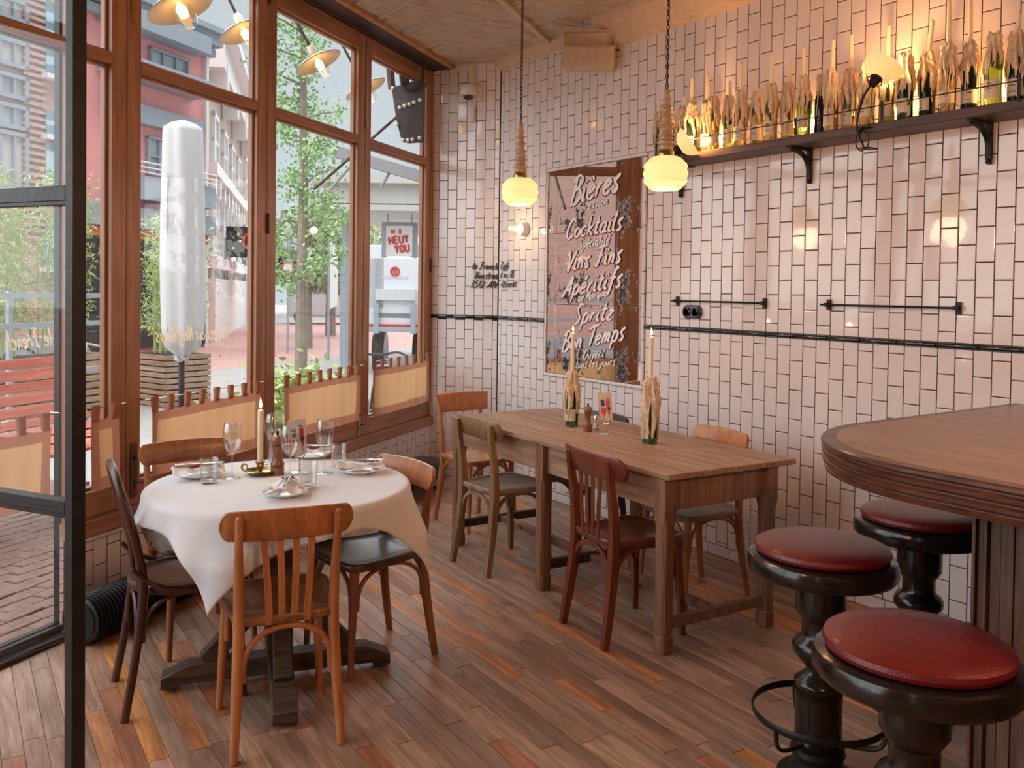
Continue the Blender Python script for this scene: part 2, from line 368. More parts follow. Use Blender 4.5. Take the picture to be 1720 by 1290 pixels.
def tile_wall(wall,x0,x1,zs,phase,holes,keep,zph=0.0,seed=1):
    """zs: list of (z0,z1) bands; tiles as children; returns count"""
    r=random.Random(seed); out=[]; g=.0046
    k0=int(math.floor((x0-phase)/TP)); k1=int(math.ceil((x1-phase)/TP))
    for k in range(k0,k1):
        a,b=max(x0,phase+k*TP),min(x1,phase+(k+1)*TP)
        if b-a<.012: continue
        for zi,(za,zb) in enumerate(zs):
            off=zph+(TZ/2 if k%2 else 0)+zi*.03
            j=-2
            while za+(j*TZ)+off<zb:
                c,d=max(za,za+j*TZ+off),min(zb,za+(j+1)*TZ+off); j+=1
                if d-c<.012: continue
                rs=[(a,b,c,d)]
                for h in holes: rs=[q for t in rs for q in cut(t,h)]
                for q in rs:
                    if q[1]-q[0]>.012 and q[3]-q[2]>.012: out.append(q)
    out.sort(key=keep); n=0; big=MB()
    for n,q in enumerate(out):
        w_,h_=q[1]-q[0]-g,q[3]-q[2]-g; cx,cz=(q[0]+q[1])/2,(q[2]+q[3])/2
        rx,rz=r.gauss(0,.0045),r.gauss(0,.0045)
        if n<300:
            o=link('tile',tile_mesh(w_,h_),wall); o.location=(cx,0,cz); o.rotation_euler=(rx,0,rz)
        else:
            me=tile_mesh(w_,h_); R=Matrix.Rotation(rz,3,'Z')@Matrix.Rotation(rx,3,'X')
            big.add([R@v.co+Vector((cx,0,cz)) for v in me.vertices],[tuple(p.vertices) for p in me.polygons])
    if big.v: stuff(obj('tile',big,M['tile'],wall,ang=3))
    return len(out)
# wall_right (long tiled wall)
mb=MB(); mb.box((-1.9,.06,1.75),(8.2,.12,3.5)); wallR=struct(obj('wall_right',mb,M['grout'],loc=(0,YW,0)))
MIR=(-5.268,-4.238,.945,2.436); BN=.026
XR1=1.5
ZL=[(.0,.062),(.062,1.316),(1.342,3.325)]
holesR=[(-4.62,9,3.215,9),(MIR[0]-BN,MIR[1]+BN,MIR[2]-BN,MIR[3]+BN)]
tile_wall(wallR,-5.938,XR1,ZL[1:],-4.569,holesR,lambda q:-(q[0]) if q[0]<-1.6 else 99+q[0],zph=.02,seed=3)
mb=MB(); r=random.Random(2); x=-5.94
while x<XR1:
    l=.165; mb.box((x+l/2,-.004,.031),(l-.004,.010,.058)); x+=l
stuff(obj('skirting_tile',mb,M['tile'],wallR,bev=.0015))
# short wall
RS=atan2(.559,.829)
mb=MB(); mb.box((.30,.06,1.75),(.64,.12,3.5)); wallB=struct(obj('wall_back',mb,M['grout'],loc=C1,rz=RS))
tile_wall(wallB,0,.600,[(.062,1.316),(1.342,3.47)],-.025,[],lambda q:-q[2],zph=.05,seed=4)
mb=MB()
for k in range(4): mb.box((.08+k*.16,-.004,.031),(.155,.010,.058))
stuff(obj('skirting_tile',mb,M['tile'],wallB,bev=.0015))
# facade low wall: local x = from near to far
RW=RZF+pi; LF=9.2
mb=MB(); mb.box((-1.86,.03,.205),(3.68,.06,.41)); wallL=struct(obj('wall_left',mb,M['grout'],loc=C1,rz=RW))
tile_wall(wallL,-3.70,0,[(.0,.395)],-.02,[],lambda q:q[0],zph=.03,seed=5)
mb=MB()
for k in range(23): mb.box((-.08-k*.16,.016,.405),(.156,.068,.018))
stuff(obj('ledge_tile',mb,M['tile'],wallL,bev=.004))
# pencil trim
t=struct(link('trim_1',None)); 
pt=MB(); pt.tube([(-.098,0,0),(-.094,0,0),(.094,0,0),(.098,0,0)],[(.009,.009),(.0125,.0115),(.0125,.0115),(.009,.009)],12)
ptm=pt.mesh('trim_tile',M['blacktile'])
def run(a,b,z,nx):
    a=Vector(a);b=Vector(b); L=(b-a).length; n=max(1,round(L/.2)); d=(b-a)/n; rz=atan2(d.y,d.x)
    for k in range(n):
        o=link('trim_tile',ptm,t); o.location=a+d*(k+.5)+Vector((0,0,z)); o.rotation_euler=(0,0,rz); o.scale=(d.length/.2,1,1)
nS=Vector((.559,-.829,0))
run(C1+nS*.012,C0+nS*.012,1.329,0); run((-5.93,YW-.012,0),(MIR[0]-BN,YW-.012,0),1.329,0); run((MIR[1]+BN,YW-.012,0),(XR1,YW-.012,0),1.329,0)
# mirror surround
t2=struct(link('trim_2',None))
def bull(cx,cz,w_,h_):
    mb=MB(); mb.box((0,0,0),(w_-.003,.022,h_-.003)); o=obj('bullnose_tile',mb,M['tile'],t2,bev=.006); o.location=(cx,YW-.009,cz)
n=7; L=MIR[1]-MIR[0]+2*BN
for k in range(n):
    for z in (MIR[2]-BN/2,MIR[3]+BN/2): bull(MIR[0]-BN+(k+.5)*L/n,z,L/n,BN)
n=10; H_=MIR[3]-MIR[2]
for k in range(n):
    for x in (MIR[0]-BN/2,MIR[1]+BN/2): bull(x,MIR[2]+(k+.5)*H_/n,BN,H_/n)
# ceiling ------------------------------------------------------
mb=MB(); mb.prism([(facade_x(YW+.15,.155),YW+.15),(facade_x(-4.0,.155),-4.0),(1.7,-4.0),(1.6,YW+.15)],ZC+.014,ZC+.06)
ceil=struct(obj('ceiling',mb,M['gap']))
PP=.3135; mb=MB()
def cr(h,z): return [Vector((-h,-h,z)),Vector((h,-h,z)),Vector((h,h,z)),Vector((-h,h,z))]
hp=PP/2-.0016
mb.stack([cr(hp,.014),cr(hp,.003),cr(hp-.004,0),cr(hp-.020,0),cr(hp-.028,.010),cr(hp-.044,.010),cr(hp-.052,-.002),cr(hp-.060,-.002),cr(hp-.070,.011),cr(hp-.094,.012),cr(hp-.104,.004)],caps=True)
pm=mb.mesh('ceiling_panel',M['ceil'],20)
cnt=0
for i in range(-6,18):
    for j in range(-3,12):
        x=-5.127+PP*(i+.5); y=2.962+PP*(j-6+.5)
        if y+PP/2>YW-.06: 
            if y-PP/2>YW-.05: continue
        if x>.3 or y<-1: continue
        sq_=[Vector((x+a*hp,y+b*hp,0)) for a,b in ((-1,-1),(1,-1),(1,1),(-1,1))]
        def clipn(P,nv,c0,dd):
            o=[]
            for i_ in range(len(P)):
                a,b=P[i_],P[(i_+1)%len(P)]; da_,db_=(a-c0).dot(nv)-dd,(b-c0).dot(nv)-dd
                if da_>=0: o.append(a)
                if da_*db_<0: o.append(a+(b-a)*(da_/(da_-db_)))
            return o
        pc=clipn(clipn(sq_,NV,C1,.158),nS,C1,.002)
        if len(pc)<3: continue
        if any((p-q).length>1e-6 for p,q in zip(pc,sq_)) or len(pc)!=4:
            ce=sum(pc,Vector())/len(pc); mb=MB()
            rg_=lambda k,z:[Vector((ce.x+(p.x-ce.x)*k-x,ce.y+(p.y-ce.y)*k-y,z)) for p in pc]
            mb.stack([rg_(1,.014),rg_(1,.003),rg_(.97,0),rg_(.86,0),rg_(.80,.010),rg_(.70,.010),rg_(.65,-.002),rg_(.60,-.002),rg_(.52,.011)])
            o=obj('ceiling_panel',mb,M['ceil'],ceil,ang=20); o.location=(x,y,ZC-.002); continue
        o=link('ceiling_panel',pm,ceil); o.location=(x,y,ZC-.002); o.rotation_euler=(random.gauss(0,.003),random.gauss(0,.003),0); cnt+=1
# cornice on the right wall: sloped moulding
mb=MB(); prof=[(0,3.205),(-.018,3.205),(-.030,3.222),(-.045,3.232),(-.085,3.30),(-.125,3.345),(-.150,3.352),(-.162,3.37),(-.165,3.405),(0,3.405)]
for x0,x1,k in ((-5.94,-4.62,.42),(-4.62,1.5,1)):
    mb.stack([[Vector((x0,p[0]*k,3.405-(3.405-p[1])*k)) for p in prof],[Vector((x1,p[0]*k,3.405-(3.405-p[1])*k)) for p in prof]])
struct(obj('trim_3',mb,M['ceilw'],loc=(0,YW,0)))
# batten on the ceiling parallel to the facade, and the orange strip
mb=MB(); p=Vector((-4.69,3.13,0)); mb.tube([p-AV*-.0+Vector((0,0,ZC-.012)),p],.001) if 0 else None
q0=p+AV*2.2; q1=p-AV*.93; mb.tube([(q0.x,q0.y,ZC-.014),(q1.x,q1.y,ZC-.014)],[(.014,.022)]*2,sq=True)
struct(obj('trim_4',mb,M['ceilw'],bev=.004))
mb=MB(); a=fp(0,.165,ZC-.008); b=fp(5.4,.165,ZC-.008); mb.tube([a,b],[(.022,.028)]*2,sq=True)
struct(obj('trim_5',mb,M['strip'],bev=.003))
# steel lintel
mb=MB(); mb.box((2.8,-.03,3.385),(5.56,.10,.06)); mb.box((2.8,.055,3.425),(5.58,.15,.12)); mb.box((2.8,.135,3.37),(5.58,.03,.012)); mb.box((2.8,.05,3.56),(5.58,.30,.15))
beam=struct(obj('trim_6',mb,M['steel'],loc=C1,rz=RZF,bev=.004))
# other room walls, out of the frame, wood panelled
mb=MB(); mb.box((1.75,.6,1.75),(.12,7.2,3.5)); struct(obj('wall_bar',mb,wood('brown_wall',(.20,.10,.06),(.30,.16,.10),.6),None))
mb=MB(); mb.box((.1,-4.05,1.75),(3.4,.1,3.5)); struct(obj('wall_entrance',mb,bpy.data.materials['brown_wall'],None))
# ---------------- windows ----------------
FRZ0,FRZ1=.42,.49
mb=MB(); mb.box((1.85,-.03,.455),(3.70,.12,.07)); struct(obj('trim_7',mb,M['frameh'],loc=C1,rz=RZF,bev=.004))
def leaf(idx,s0,s1,door=False):
    """window leaf in facade frame"""
    root=struct(link('window_%d'%idx,None)); root.location=C1; root.rotation_euler=(0,0,RZF)
    zb,zt=(.03 if door else .497),3.352; zg=.06 if door else .612; sw=.03 if door else .092; FM=M['black'] if door else M['frame']; th=.062; y=-.035
    g=.002
    for a,b in (((s0+g,s0+sw),(s1-sw,s1-g)) if idx!=5 else ((s1-sw,s1-g),)):
        mb=MB(); mb.box(((a+b)/2,y,(zb+zt)/2),(b-a,th,zt-zb)); obj('stile',mb,FM,root,bev=.004)
    for nm,z0,z1 in (('bottom_rail',zb,zg),('glazing_bar',2.575,2.63),('top_rail',3.235,zt)):
        mb=MB(); mb.box(((s0+s1)/2,y+.002,(z0+z1)/2),(s1-s0-2*sw,th-.004,z1-z0)); obj(nm,mb,M['black'] if door and nm=='bottom_rail' else M['frameh'],root,bev=.004)
    for z0,z1 in ((zg,2.575),(2.63,3.235)):
        mb=MB(); a,b=s0+sw,s1-sw; d=.014 if not door else .004
        for p,q_ in (((a+d/2,y-.012,(z0+z1)/2),(d,.03,z1-z0)),((b-d/2,y-.012,(z0+z1)/2),(d,.03,z1-z0)),(((a+b)/2,y-.012,z0+d/2),(b-a,.03,d)),(((a+b)/2,y-.012,z1-d/2),(b-a,.03,d))): mb.box(p,q_)
        obj('glazing_bead',mb,FM,root,bev=.003 if not door else 0)
        mb=MB(); mb.add([(a,y-.014,z0),(b,y-.014,z0),(b,y-.014,z1),(a,y-.014,z1)],[(0,1,2,3)]); obj('pane',mb,M['glass'],root)
    return root
wins=[leaf(4,.03,1.14),leaf(3,1.14,2.29),leaf(2,2.29,3.39),leaf(1,3.39,3.745),leaf(5,3.747-.03,4.85,True),leaf(6,4.86,5.96,True),leaf(7,6.0,7.1,True)]
mb=MB(); mb.box((.0,-.035,1.92),(.055,.07,2.86)); struct(obj('trim_8',mb,M['frame'],loc=C1,rz=RZF,bev=.003))
# hardware of the window leaves
def plate(root,s,z0,z1,w_,m,key=False):
    mb=MB(); pr=rrect(w_,z1-z0,w_*.45); mb.prism(pr,0,.005,Matrix.Translation((s,-.0025,(z0+z1)/2))@Matrix.Rotation(-pi/2,4,'X'))
    for z in (z0+.02,z1-.02): mb.lathe([(.004,0),(.004,.002),(0,.003)],8,M=Matrix.Rotation(-pi/2,3,'X'),c=(s,.0025,z))
    p=obj('lock_plate',mb,m,root)
    if key:
        mb=MB(); mb.lathe([(.009,0),(.009,.006),(.006,.009),(0,.009)],12,c=(s,.003,z1-.075),M=Matrix.Rotation(-pi/2,3,'X')); mb.tube([(s-.003,.008,z0+.075),(s-.003,.03,z0+.075),(s-.035,.034,z0+.078)],.0032,6); mb.box((s,.003,z0+.055),(.004,.003,.03)); obj('lock_knob',mb,M['iron'],p)
    return p
M['zinc']=mat('dull_zinc_plate',(.20,.15,.12),.35,.8,var=.3,nscale=30)
M['nickel']=mat('pale_metal_plate',(.48,.44,.42),.4,.7,var=.3,nscale=30)
plate(wins[2],3.345,.53,.80,.042,M['zinc'],True); plate(wins[1],1.185,.505,.725,.032,M['nickel'],True); plate(wins[0],.03+.02,.53,.64,.018,M['nickel'])
plate(wins[2],3.345,2.80,3.1,.040,M['frame']); 
for rt_,s,z in ((wins[1],2.288,1.93),(wins[0],.035,1.75),(wins[1],2.288,3.28)):
    mb=MB(); mb.tube([(s,.004,z-.06),(s,.004,z+.06)],.009,10); obj('hinge',mb,M['steel'],rt_)
mb=MB(); mb.box((1.125,-.002,3.0),(.014,.012,.62)); mb.box((1.125,.004,2.72),(.02,.01,.05)); obj('bolt',mb,M['nickel'],wins[1],bev=.002)
# cafe curtains ------------------------------------------------
M['cur1']=mat('ochre_linen_panel',(.58,.34,.18),.85,var=.08,nscale=7,bump=.1,bscale=200)
M['cur2']=mat('brown_linen_border',(.42,.20,.13),.85,var=.08,nscale=12,bump=.1,bscale=200)
def fabric(m,tr):
    nt=m.node_tree; N=nt.nodes; L=nt.links; b=N['Principled BSDF']; o=[n for n in N if n.type=='OUTPUT_MATERIAL'][0]
    t=N.new('ShaderNodeBsdfTranslucent'); t.inputs[0].default_value=(*tr,1); a=N.new('ShaderNodeMixShader'); a.inputs[0].default_value=.5
    L.new(b.outputs[0],a.inputs[1]); L.new(t.outputs[0],a.inputs[2]); L.new(a.outputs[0],o.inputs[0])
fabric(M['cur1'],(.80,.48,.25)); fabric(M['cur2'],(.5,.22,.13))
def curtain(s0,s1,seed,lab,z=1.0,sag=.0):
    r=random.Random(seed); root=thing('cafe_curtain',lab,'curtain',C1,RZF,'cafe curtains across the window leaves')
    ph=r.uniform(0,6); nx=90; zt,zb=z-.048,.628; bd=.055
    def off(u,v):
        a=.3+.7*(1-v); return .050+(.006*sin(u*23+ph)+.004*sin(u*57+ph*2))*a+.003*sin(u*9+v*4)
    def strip_(u0,u1,v0,v1,nu,nv,dy=0):
        mb=MB(); vs=[];fs=[]
        for i in range(nu+1):
            for j in range(nv+1):
                u=u0+(u1-u0)*i/nu; v=v0+(v1-v0)*j/nv
                droop=.010*abs(sin(pi*((u-s0)/(s1-s0))*7))*max(0,(v-.85)/.15)
                vs.append((u,off(u,v)+dy,zb+(zt-zb)*v-droop+.004*sin(u*5+ph)))
        for i in range(nu):
            for j in range(nv):
                a=i*(nv+1)+j; fs.append((a,a+1,a+nv+2,a+nv+1))
        mb.add(vs,fs); return mb
    H=zt-zb; f=bd/H
    obj('linen_panel',strip_(s0+.042,s1-.042,f,1-f,nx,6),M['cur1'],root)
    mb=strip_(s0,s1,0,f,nx,2)
    for k in (strip_(s0,s1,1-f,1,nx,2),strip_(s0,s0+.042,f,1-f,6,4),strip_(s1-.042,s1,f,1-f,6,4)): mb.add(k.v,k.f)
    obj('linen_border',mb,M['cur2'],root)
    n=8 if s1-s0>.5 else 2
    for k in range(n):
        c=s0+.025+(s1-s0-.05)*k/(n-1); mb=MB(); hw=.019
        ring=[]
        for a in range(0,13):
            t=a/12*pi; ring.append((.012*cos(t),.0*0+.010*sin(t)))
        pts=[(off(c,1)+.001,zt-.012)]+[(.047+.008*cos(pi*(a/8)),z+.006+.008*sin(pi*a/8)) for a in range(9)]+[(off(c,1)-.006,zt-.012)]
        vs=[];fs=[]
        tw=r.uniform(-.004,.004)
        for (yy,zz) in pts: vs+=[(c-hw+tw*(zz>zt),yy,zz),(c+hw+tw*(zz>zt),yy,zz)]
        for i in range(len(pts)-1): fs.append((2*i,2*i+1,2*i+3,2*i+2))
        mb.add(vs,fs); obj('tab',mb,M['cur2'],root)
    mb=MB(); mb.tube([(s0-.05,.047,z+.004),((s0+s1)/2,.047,z),(s1+.05,.047,z+.004)],.0018,6)
    for s in (s0-.045,s1+.045): mb.tube([(s,-.002,z+.004),(s,.05,z+.004)],.003,6)
    obj('hanging_wire',mb,M['chrome'],root)
curtain(.135,1.09,1,'pale sheer cafe curtain on the window leaf nearest the tiled corner',1.022)
curtain(1.27,2.17,2,'ochre cafe curtain with brown border behind the tall candle and right wine glass',1.008)
curtain(2.42,3.285,3,'ochre tab-top cafe curtain on the window leaf in front of the white parasol')
curtain(3.49,3.65,4,'narrow strip of cafe curtain just right of the black steel door post')
curtain(3.87,4.74,5,'cafe curtain seen through the glass left of the black steel door post')
# ---------------- chairs ----------------
def chair(name,label,loc,rz,mf,ms,mbk,kind='slat',h=.84,sq=False,bow=.032,flare=0,bw=.205,board=(.735,.838),group='dining chairs',seat_r=None,posts_front=False,sw=(.205,.172)):
    root=thing(name,label,'chair',(loc[0],loc[1],0),radians(rz),group)
    SH=.462
    # seat outline
    if seat_r: out=[(seat_r*1.0*cos(2*pi*k/40),seat_r*1.02*sin(2*pi*k/40)) for k in range(40)]
    else:
        fw,bk=sw; cp=[(-bk,-.17),(-bk*1.06,-.08),(-fw,.10),(-fw*.93,.178),(-fw*.55,.205),(0,.212),(fw*.55,.205),(fw*.93,.178),(fw,.10),(bk*1.06,-.08),(bk,-.17),(bk*.75,-.195),(0,-.205),(-bk*.75,-.195)]
        out=[(p.x,p.y) for p in catmull([(a,b,0) for a,b in cp],4,True)]
    def ring(sc,z,d=0): return [Vector((x*sc,y*sc,z)) for x,y in out]
    mb=MB(); mb.stack([ring(.95,SH-.034),ring(.985,SH-.030),ring(1.0,SH-.016),ring(.995,SH-.004),ring(.975,SH),ring(.90,SH),ring(.885,SH-.0035),ring(.6,SH-.008),ring(.25,SH-.011)])
    obj('seat',mb,ms,root,ang=50)
    # front legs
    for s in (-1,1):
        mb=MB(); x=.150 if seat_r else .166
        mb.tube([(s*(x+.018),.185,0),(s*(x+.012),.178,.15),(s*x,.162,.36),(s*x,.160,.432)],[.0125,.0150,.0185,.020],12,sq=sq,ref=(0,1,0))
        obj('leg',mb,mf,root,bev=.003 if sq else 0)
    if kind!='hoop':
        bz=(board[0]+board[1])/2; px_=.162
        for s in (-1,1):
            pts=[(s*.176,-.232,0),(s*.168,-.206,.16),(s*.160,-.184,.33),(s*.157,-.178,.45),(s*.160,-.186,.60),(s*px_,-.205,.72),(s*px_,-.216,board[1]-.018)]
            mb=MB(); mb.tube(catmull(pts,5),[(.0150+.0060*sin(pi*min(1,i/24)),.0140+.0055*sin(pi*min(1,i/24))) for i in range(31)],12,sq=sq,ref=(0,1,0))
            if not sq: mb.lathe([(.0135,0),(.010,.008),(0,.011)],12,c=(s*px_,-.217,board[1]-.020))
            for dz in (.030,.062): mb.lathe([(.005,0),(.004,.003),(0,.004)],8,M=Matrix.Rotation(pi/2,3,'X'),c=(s*px_,-.231,board[1]-.012-dz))
            obj('leg',mb,mf,root,bev=.003 if sq else 0)
        # back board
        def yb(x): return -.176-bow*(1-(x/bw)**2)
        n=48; rings=[]
        for i in range(n+1):
            u=-1+2*i/n; e=max(0,(abs(u)-.86)/.14); sh=sqrt(max(0.05,1-e*e)) if not flare else 1
            hh=(board[1]-board[0])/2*sh; x=bw*u; lean=.30
            dy=yb(x); sl=-2*bow*(x/bw**2)*-1; nx=Vector((-sl*-1,1,0)); 
            t=.0075
            row=[]
            for (a,b) in ((-1,-t*.6),(-.93,-t),(.93,-t),(1,-t*.6),(1,t*.6),(.93,t),(-.93,t),(-1,t*.6)):
                z=bz+hh*a; xx=x*(1+flare*(a)); row.append(Vector((xx,dy-lean*(z-bz)+b,z+(.006*(1-u*u) if a>0 else -.004*(1-u*u)))))
            rings.append(row)
        mb=MB(); mb.stack(rings); obj('backrest',mb,mbk,root,ang=50)
        if kind=='slat':
            for k in range(4):
                x=-.079+.0527*k; xb=x*.80; mb=MB()
                pts=[(xb,-.197,.430),(xb,-.201,.47),(x*.9,-.205,.60),(x,yb(x)+.020,bz-.06),(x,yb(x)+.004,bz-.02)]
                mb.tube(catmull(pts,4),[(.0035,.0115)]*17,sq=True,ref=(0,1,0)); mb.lathe([(.005,0),(.004,.003),(0,.004)],8,M=Matrix.Rotation(pi/2,3,'X'),c=(xb,-.201,.443))
                obj('slat',mb,mf,root,bev=.002)
    else:
        # bent hoop: legs and hoop of one piece
        pts=[(-.185,-.235,0),(-.172,-.200,.2),(-.160,-.175,.40),(-.163,-.172,.50),(-.185,-.195,.62),(-.190,-.225,.74),(-.160,-.25,.83),(-.09,-.262,.878),(0,-.266,.89)]
        pts+= [(-x,y,z) for x,y,z in reversed(pts[:-1])]
        mb=MB(); mb.tube(catmull(pts,5),.0155,12); obj('back_hoop',mb,mf,root)
        pts=[(-.105,-.178,.45),(-.118,-.185,.55),(-.128,-.205,.66),(-.118,-.23,.76),(-.07,-.243,.815),(0,-.247,.828)]
        pts+= [(-x,y,z) for x,y,z in reversed(pts[:-1])]
        mb=MB(); mb.tube(catmull(pts,5),.0105,10); obj('inner_hoop',mb,mf,root)
        for s in (-1,1):
            mb=MB(); mb.tube(catmull([(s*.188,-.212,.545),(s*.190,-.17,.50),(s*.196,-.10,.462),(s*.202,-.02,.445),(s*.200,.03,.440)],4),.009,8); obj('seat_brace',mb,mf,root)
        mb=MB(); mb.tube([(.19*cos(2*pi*k/32),.19*sin(2*pi*k/32),.30) for k in range(32)],.008,8,closed=True); obj('ring_stretcher',mb,mf,root) if False else None
    # bent arches under the seat
    def arch(a,b,ztop,zlow,side):
        a=Vector(a);b=Vector(b); pts=[]
        for k in range(15):
            t=k/14; ang=pi*(1-t); q=a.lerp(b,.5+.5*cos(ang)*1.0); pts.append(Vector((q.x,q.y,zlow+(ztop-zlow)*sin(ang)**.62)))
        mb=MB(); mb.tube(pts,[(.0105,.0085)]*15,8,sq=sq); obj('arch_brace',mb,mf,root,bev=.002 if sq else 0)
    zl=.265; xs=.150 if seat_r else .160
    for s in (-1,1): arch((s*(xs+.002),.145,0),(s*.160,-.172,0),.425,zl,s)
    arch((-.146,-.190,0),(.146,-.190,0),.418,zl-.02,0)
    arch((-xs+.014,.165,0),(xs-.014,.165,0),.425,zl,0)
    return root
G1='chairs around the round table'; G2='chairs around the long wooden table'
chair('dining_chair','honey brown bentwood chair with four back slats, nearest in front of the round table',(-3.026,1.090),79,M['chA'],M['chAs'],M['chA'],group=G1,bw=.222,board=(.715,.818))
chair('dining_chair','dark bentwood hoop-back chair with round seat, left of the round table',(-3.485,.885),-5.5,M['chB'],M['chB'],M['chB'],kind='hoop',group=G1,seat_r=.205)
chair('dining_chair','brown board-back chair with dark worn seat, right of the round table',(-3.39,1.604),-173.5,M['chC'],M['chCs'],M['chH'],kind='board',group=G1,bw=.225,board=(.715,.805))
chair('dining_chair','brown chair behind the round table, only its curved back showing over the cloth',(-3.965,1.060),-86,M['chC'],M['chCs'],M['chC'],kind='board',group=G1,board=(.755,.842))
chair('dining_chair','orange beech chair with flared board back at the far end of the long table',(-4.915,3.115),-88,M['chE'],M['chE'],M['chE'],kind='board',group=G2,flare=.05,bow=.012,board=(.735,.85),bw=.20)
chair('dining_chair','weathered grey-brown board-back chair at the near side of the long table, left one',(-4.14,2.812),1.5,M['chF'],M['chFs'],M['chF'],kind='board',sq=True,group=G2,bw=.215)
chair('dining_chair','reddish mahogany slat-back chair at the near side of the long table, right one',(-3.02,2.74),-7,M['chG'],M['chG'],M['chG'],sq=True,bow=.055,group=G2,bw=.245)
chair('dining_chair','amber board-back chair with grey seat between the long table and the tiled wall, right one',(-3.185,3.332),-186,M['chH'],M['chFs'],M['chE'],kind='board',group=G2)
chair('dining_chair','black stained chair between the long table and the tiled wall, left one',(-4.12,3.36),180,M['chI'],M['chI'],M['chI'],kind='board',group=G2,board=(.71,.80))
# ---------------- long table ----------------
LT=thing('long_table','long worn wooden farm table on six square legs along the tiled wall','table',(-3.625,3.085,0),radians(-2.6))
LZ=.785
r=random.Random(4); ys=[-.395,-.20,.0,.205,.395]
for i in range(4):
    mb=MB(); a,b=ys[i]+.0012,ys[i+1]-.0012; x0,x1=-.985+r.uniform(-.006,.004),.985+r.uniform(-.004,.006)
    mb.box(((x0+x1)/2,(a+b)/2,LZ-.0135),(x1-x0,b-a,.027)); obj('top_plank',mb,M['tabletop'],LT,bev=.004)
for x in (-.93,-.005,.925):
    for y in (-.358,.270):
        mb=MB(); hw=.036
        def sqr(a,z,c=0): 
            if c==0: c=.002
            return [Vector((x+p,y+q,z)) for p,q in ((-a+c,-a),(a-c,-a),(a,-a+c),(a,a-c),(a-c,a),(-a+c,a),(-a,a-c),(-a,-a+c))]
        mb.stack([sqr(.031,0,.008),sqr(.034,.02,.008),sqr(.034,.072,.010),sqr(.030,.078,.010),sqr(.030,.084,.010),sqr(.033,.10,.012),sqr(.034,.555,.012),sqr(hw,.60,.002),sqr(hw,LZ-.028,.002)])
        obj('leg',mb,M['tableleg'],LT,ang=30)
for (x0,x1,y) in ((-.894,-.041,-.352),(.031,.889,-.352),(-.894,-.041,.264),(.031,.889,.264)):
    mb=MB(); mb.box(((x0+x1)/2,y,LZ-.100),(x1-x0,.022,.142)); obj('apron',mb,M['tabletop'],LT,bev=.002)
for x in (-.93,.925):
    mb=MB(); mb.box((x,-.044,LZ-.100),(.022,.556,.142)); obj('apron',mb,M['tableleg'],LT,bev=.002)
for x in (-.93,-.005,.925):
    mb=MB(); mb.tube([(x,-.325,.125),(x,.238,.125)],[(.024,.017)]*2,sq=True); obj('stretcher',mb,M['beam'] if x<.5 else M['tableleg'],LT,bev=.004)
for a,b in ((-.913,-.022),(.012,.908)):
    mb=MB(); mb.tube([(a,-.045,.125),(b,-.045,.125)],[(.017,.026)]*2,sq=True); obj('stretcher',mb,M['tableleg'],LT,bev=.004)
# ---------------- round table ----------------
RC=(-3.385,1.222); RZT=.772
RTb=thing('round_table','round table under a white cloth on a cross base of rough dark beams','table',(RC[0],RC[1],0),radians(73))
mb=MB(); mb.lathe([(.47,.735),(.495,.742),(.495,.762),(.49,.768),(0,.768)],48); obj('tabletop',mb,M['chC'],RTb)
def beamx(parent,half,w,h,ax):
    mb=MB(); z0=.012
    pr=[(-half,z0+.0),(-half,z0+.045),(-half+.10,z0+h),(half-.10,z0+h),(half,z0+.045),(half,z0),(half-.06,z0),(half-.075,z0+.016),(-half+.075,z0+.016),(-half+.06,z0)]
    Mx=Matrix.Rotation(pi/2,4,'X') if ax=='x' else Matrix.Rotation(pi/2,4,'Z')@Matrix.Rotation(pi/2,4,'X')
    mb.prism(pr,-w/2,w/2,Mx); obj('foot_beam',mb,M['beam'],parent,bev=.004)
beamx(RTb,.44,.085,.088,'x'); beamx(RTb,.44,.090,.086,'y')
mb=MB(); mb.box((0,0,.41),(.10,.10,.65)); obj('post',mb,M['beam'],RTb,bev=.005)
for k in range(4):
    a=k*pi/2; d=Vector((cos(a),sin(a),0)); mb=MB(); mb.tube([d*.045+Vector((0,0,.34)),d*.275+Vector((0,0,.098))],[(.033,.033)]*2,sq=True,ref=(0,0,1)); obj('diagonal_brace',mb,M['beam'],RTb,bev=.003)
# tablecloth: square cloth draped over the disc
def cloth(R,half,rot,ztop,n=110):
    vs=[];fs=[]
    for i in range(n+1):
        for j in range(n+1):
            u=-half+2*half*i/n; v=-half+2*half*j/n; r_=hypot(u,v); a=atan2(v,u)
            aw=a+rot
            if r_<=R: x,y,z=u,v,ztop+.0012*sin(7*u+3)*sin(6*v)
            else:
                d=r_-R; rc=.016; L=rc*pi/2
                if d<L: t=d/rc; rr=R+rc*sin(t); z=ztop-rc*(1-cos(t))
                else: rr=R+rc; z=ztop-rc-(d-L)
                dl=max(0,d-.02); k=min(1,dl/.16)
                fold=.040*cos(a*8+.6)+.024*cos(a*13+2.1)+.014*cos(a*5+1)
                # corners flare into cones
                cnr=abs(((a/(pi/2))%1)-.5)*2  # 1 on axis,0 on diagonal
                rr+=k*(fold*(.7+.3*cnr)+.034)+ .06*dl*(1-cnr)
                a2=a+.10*k*sin(a*4+.8)*dl*3
                x,y=rr*cos(a2),rr*sin(a2)
            c_,s_=cos(rot),sin(rot); vs.append((x*c_-y*s_,x*s_+y*c_,z))
    for i in range(n):
        for j in range(n):
            k=i*(n+1)+j; fs.append((k,k+n+1,k+n+2,k+1))
    mb=MB(); mb.add(vs,fs); return mb
o=obj('tablecloth',cloth(.497,.585,radians(50-45),RZT+.0045),M['cloth'],None,(RC[0],RC[1],0),ang=80)
tag(o,'white linen cloth draped over the round table','tablecloth')
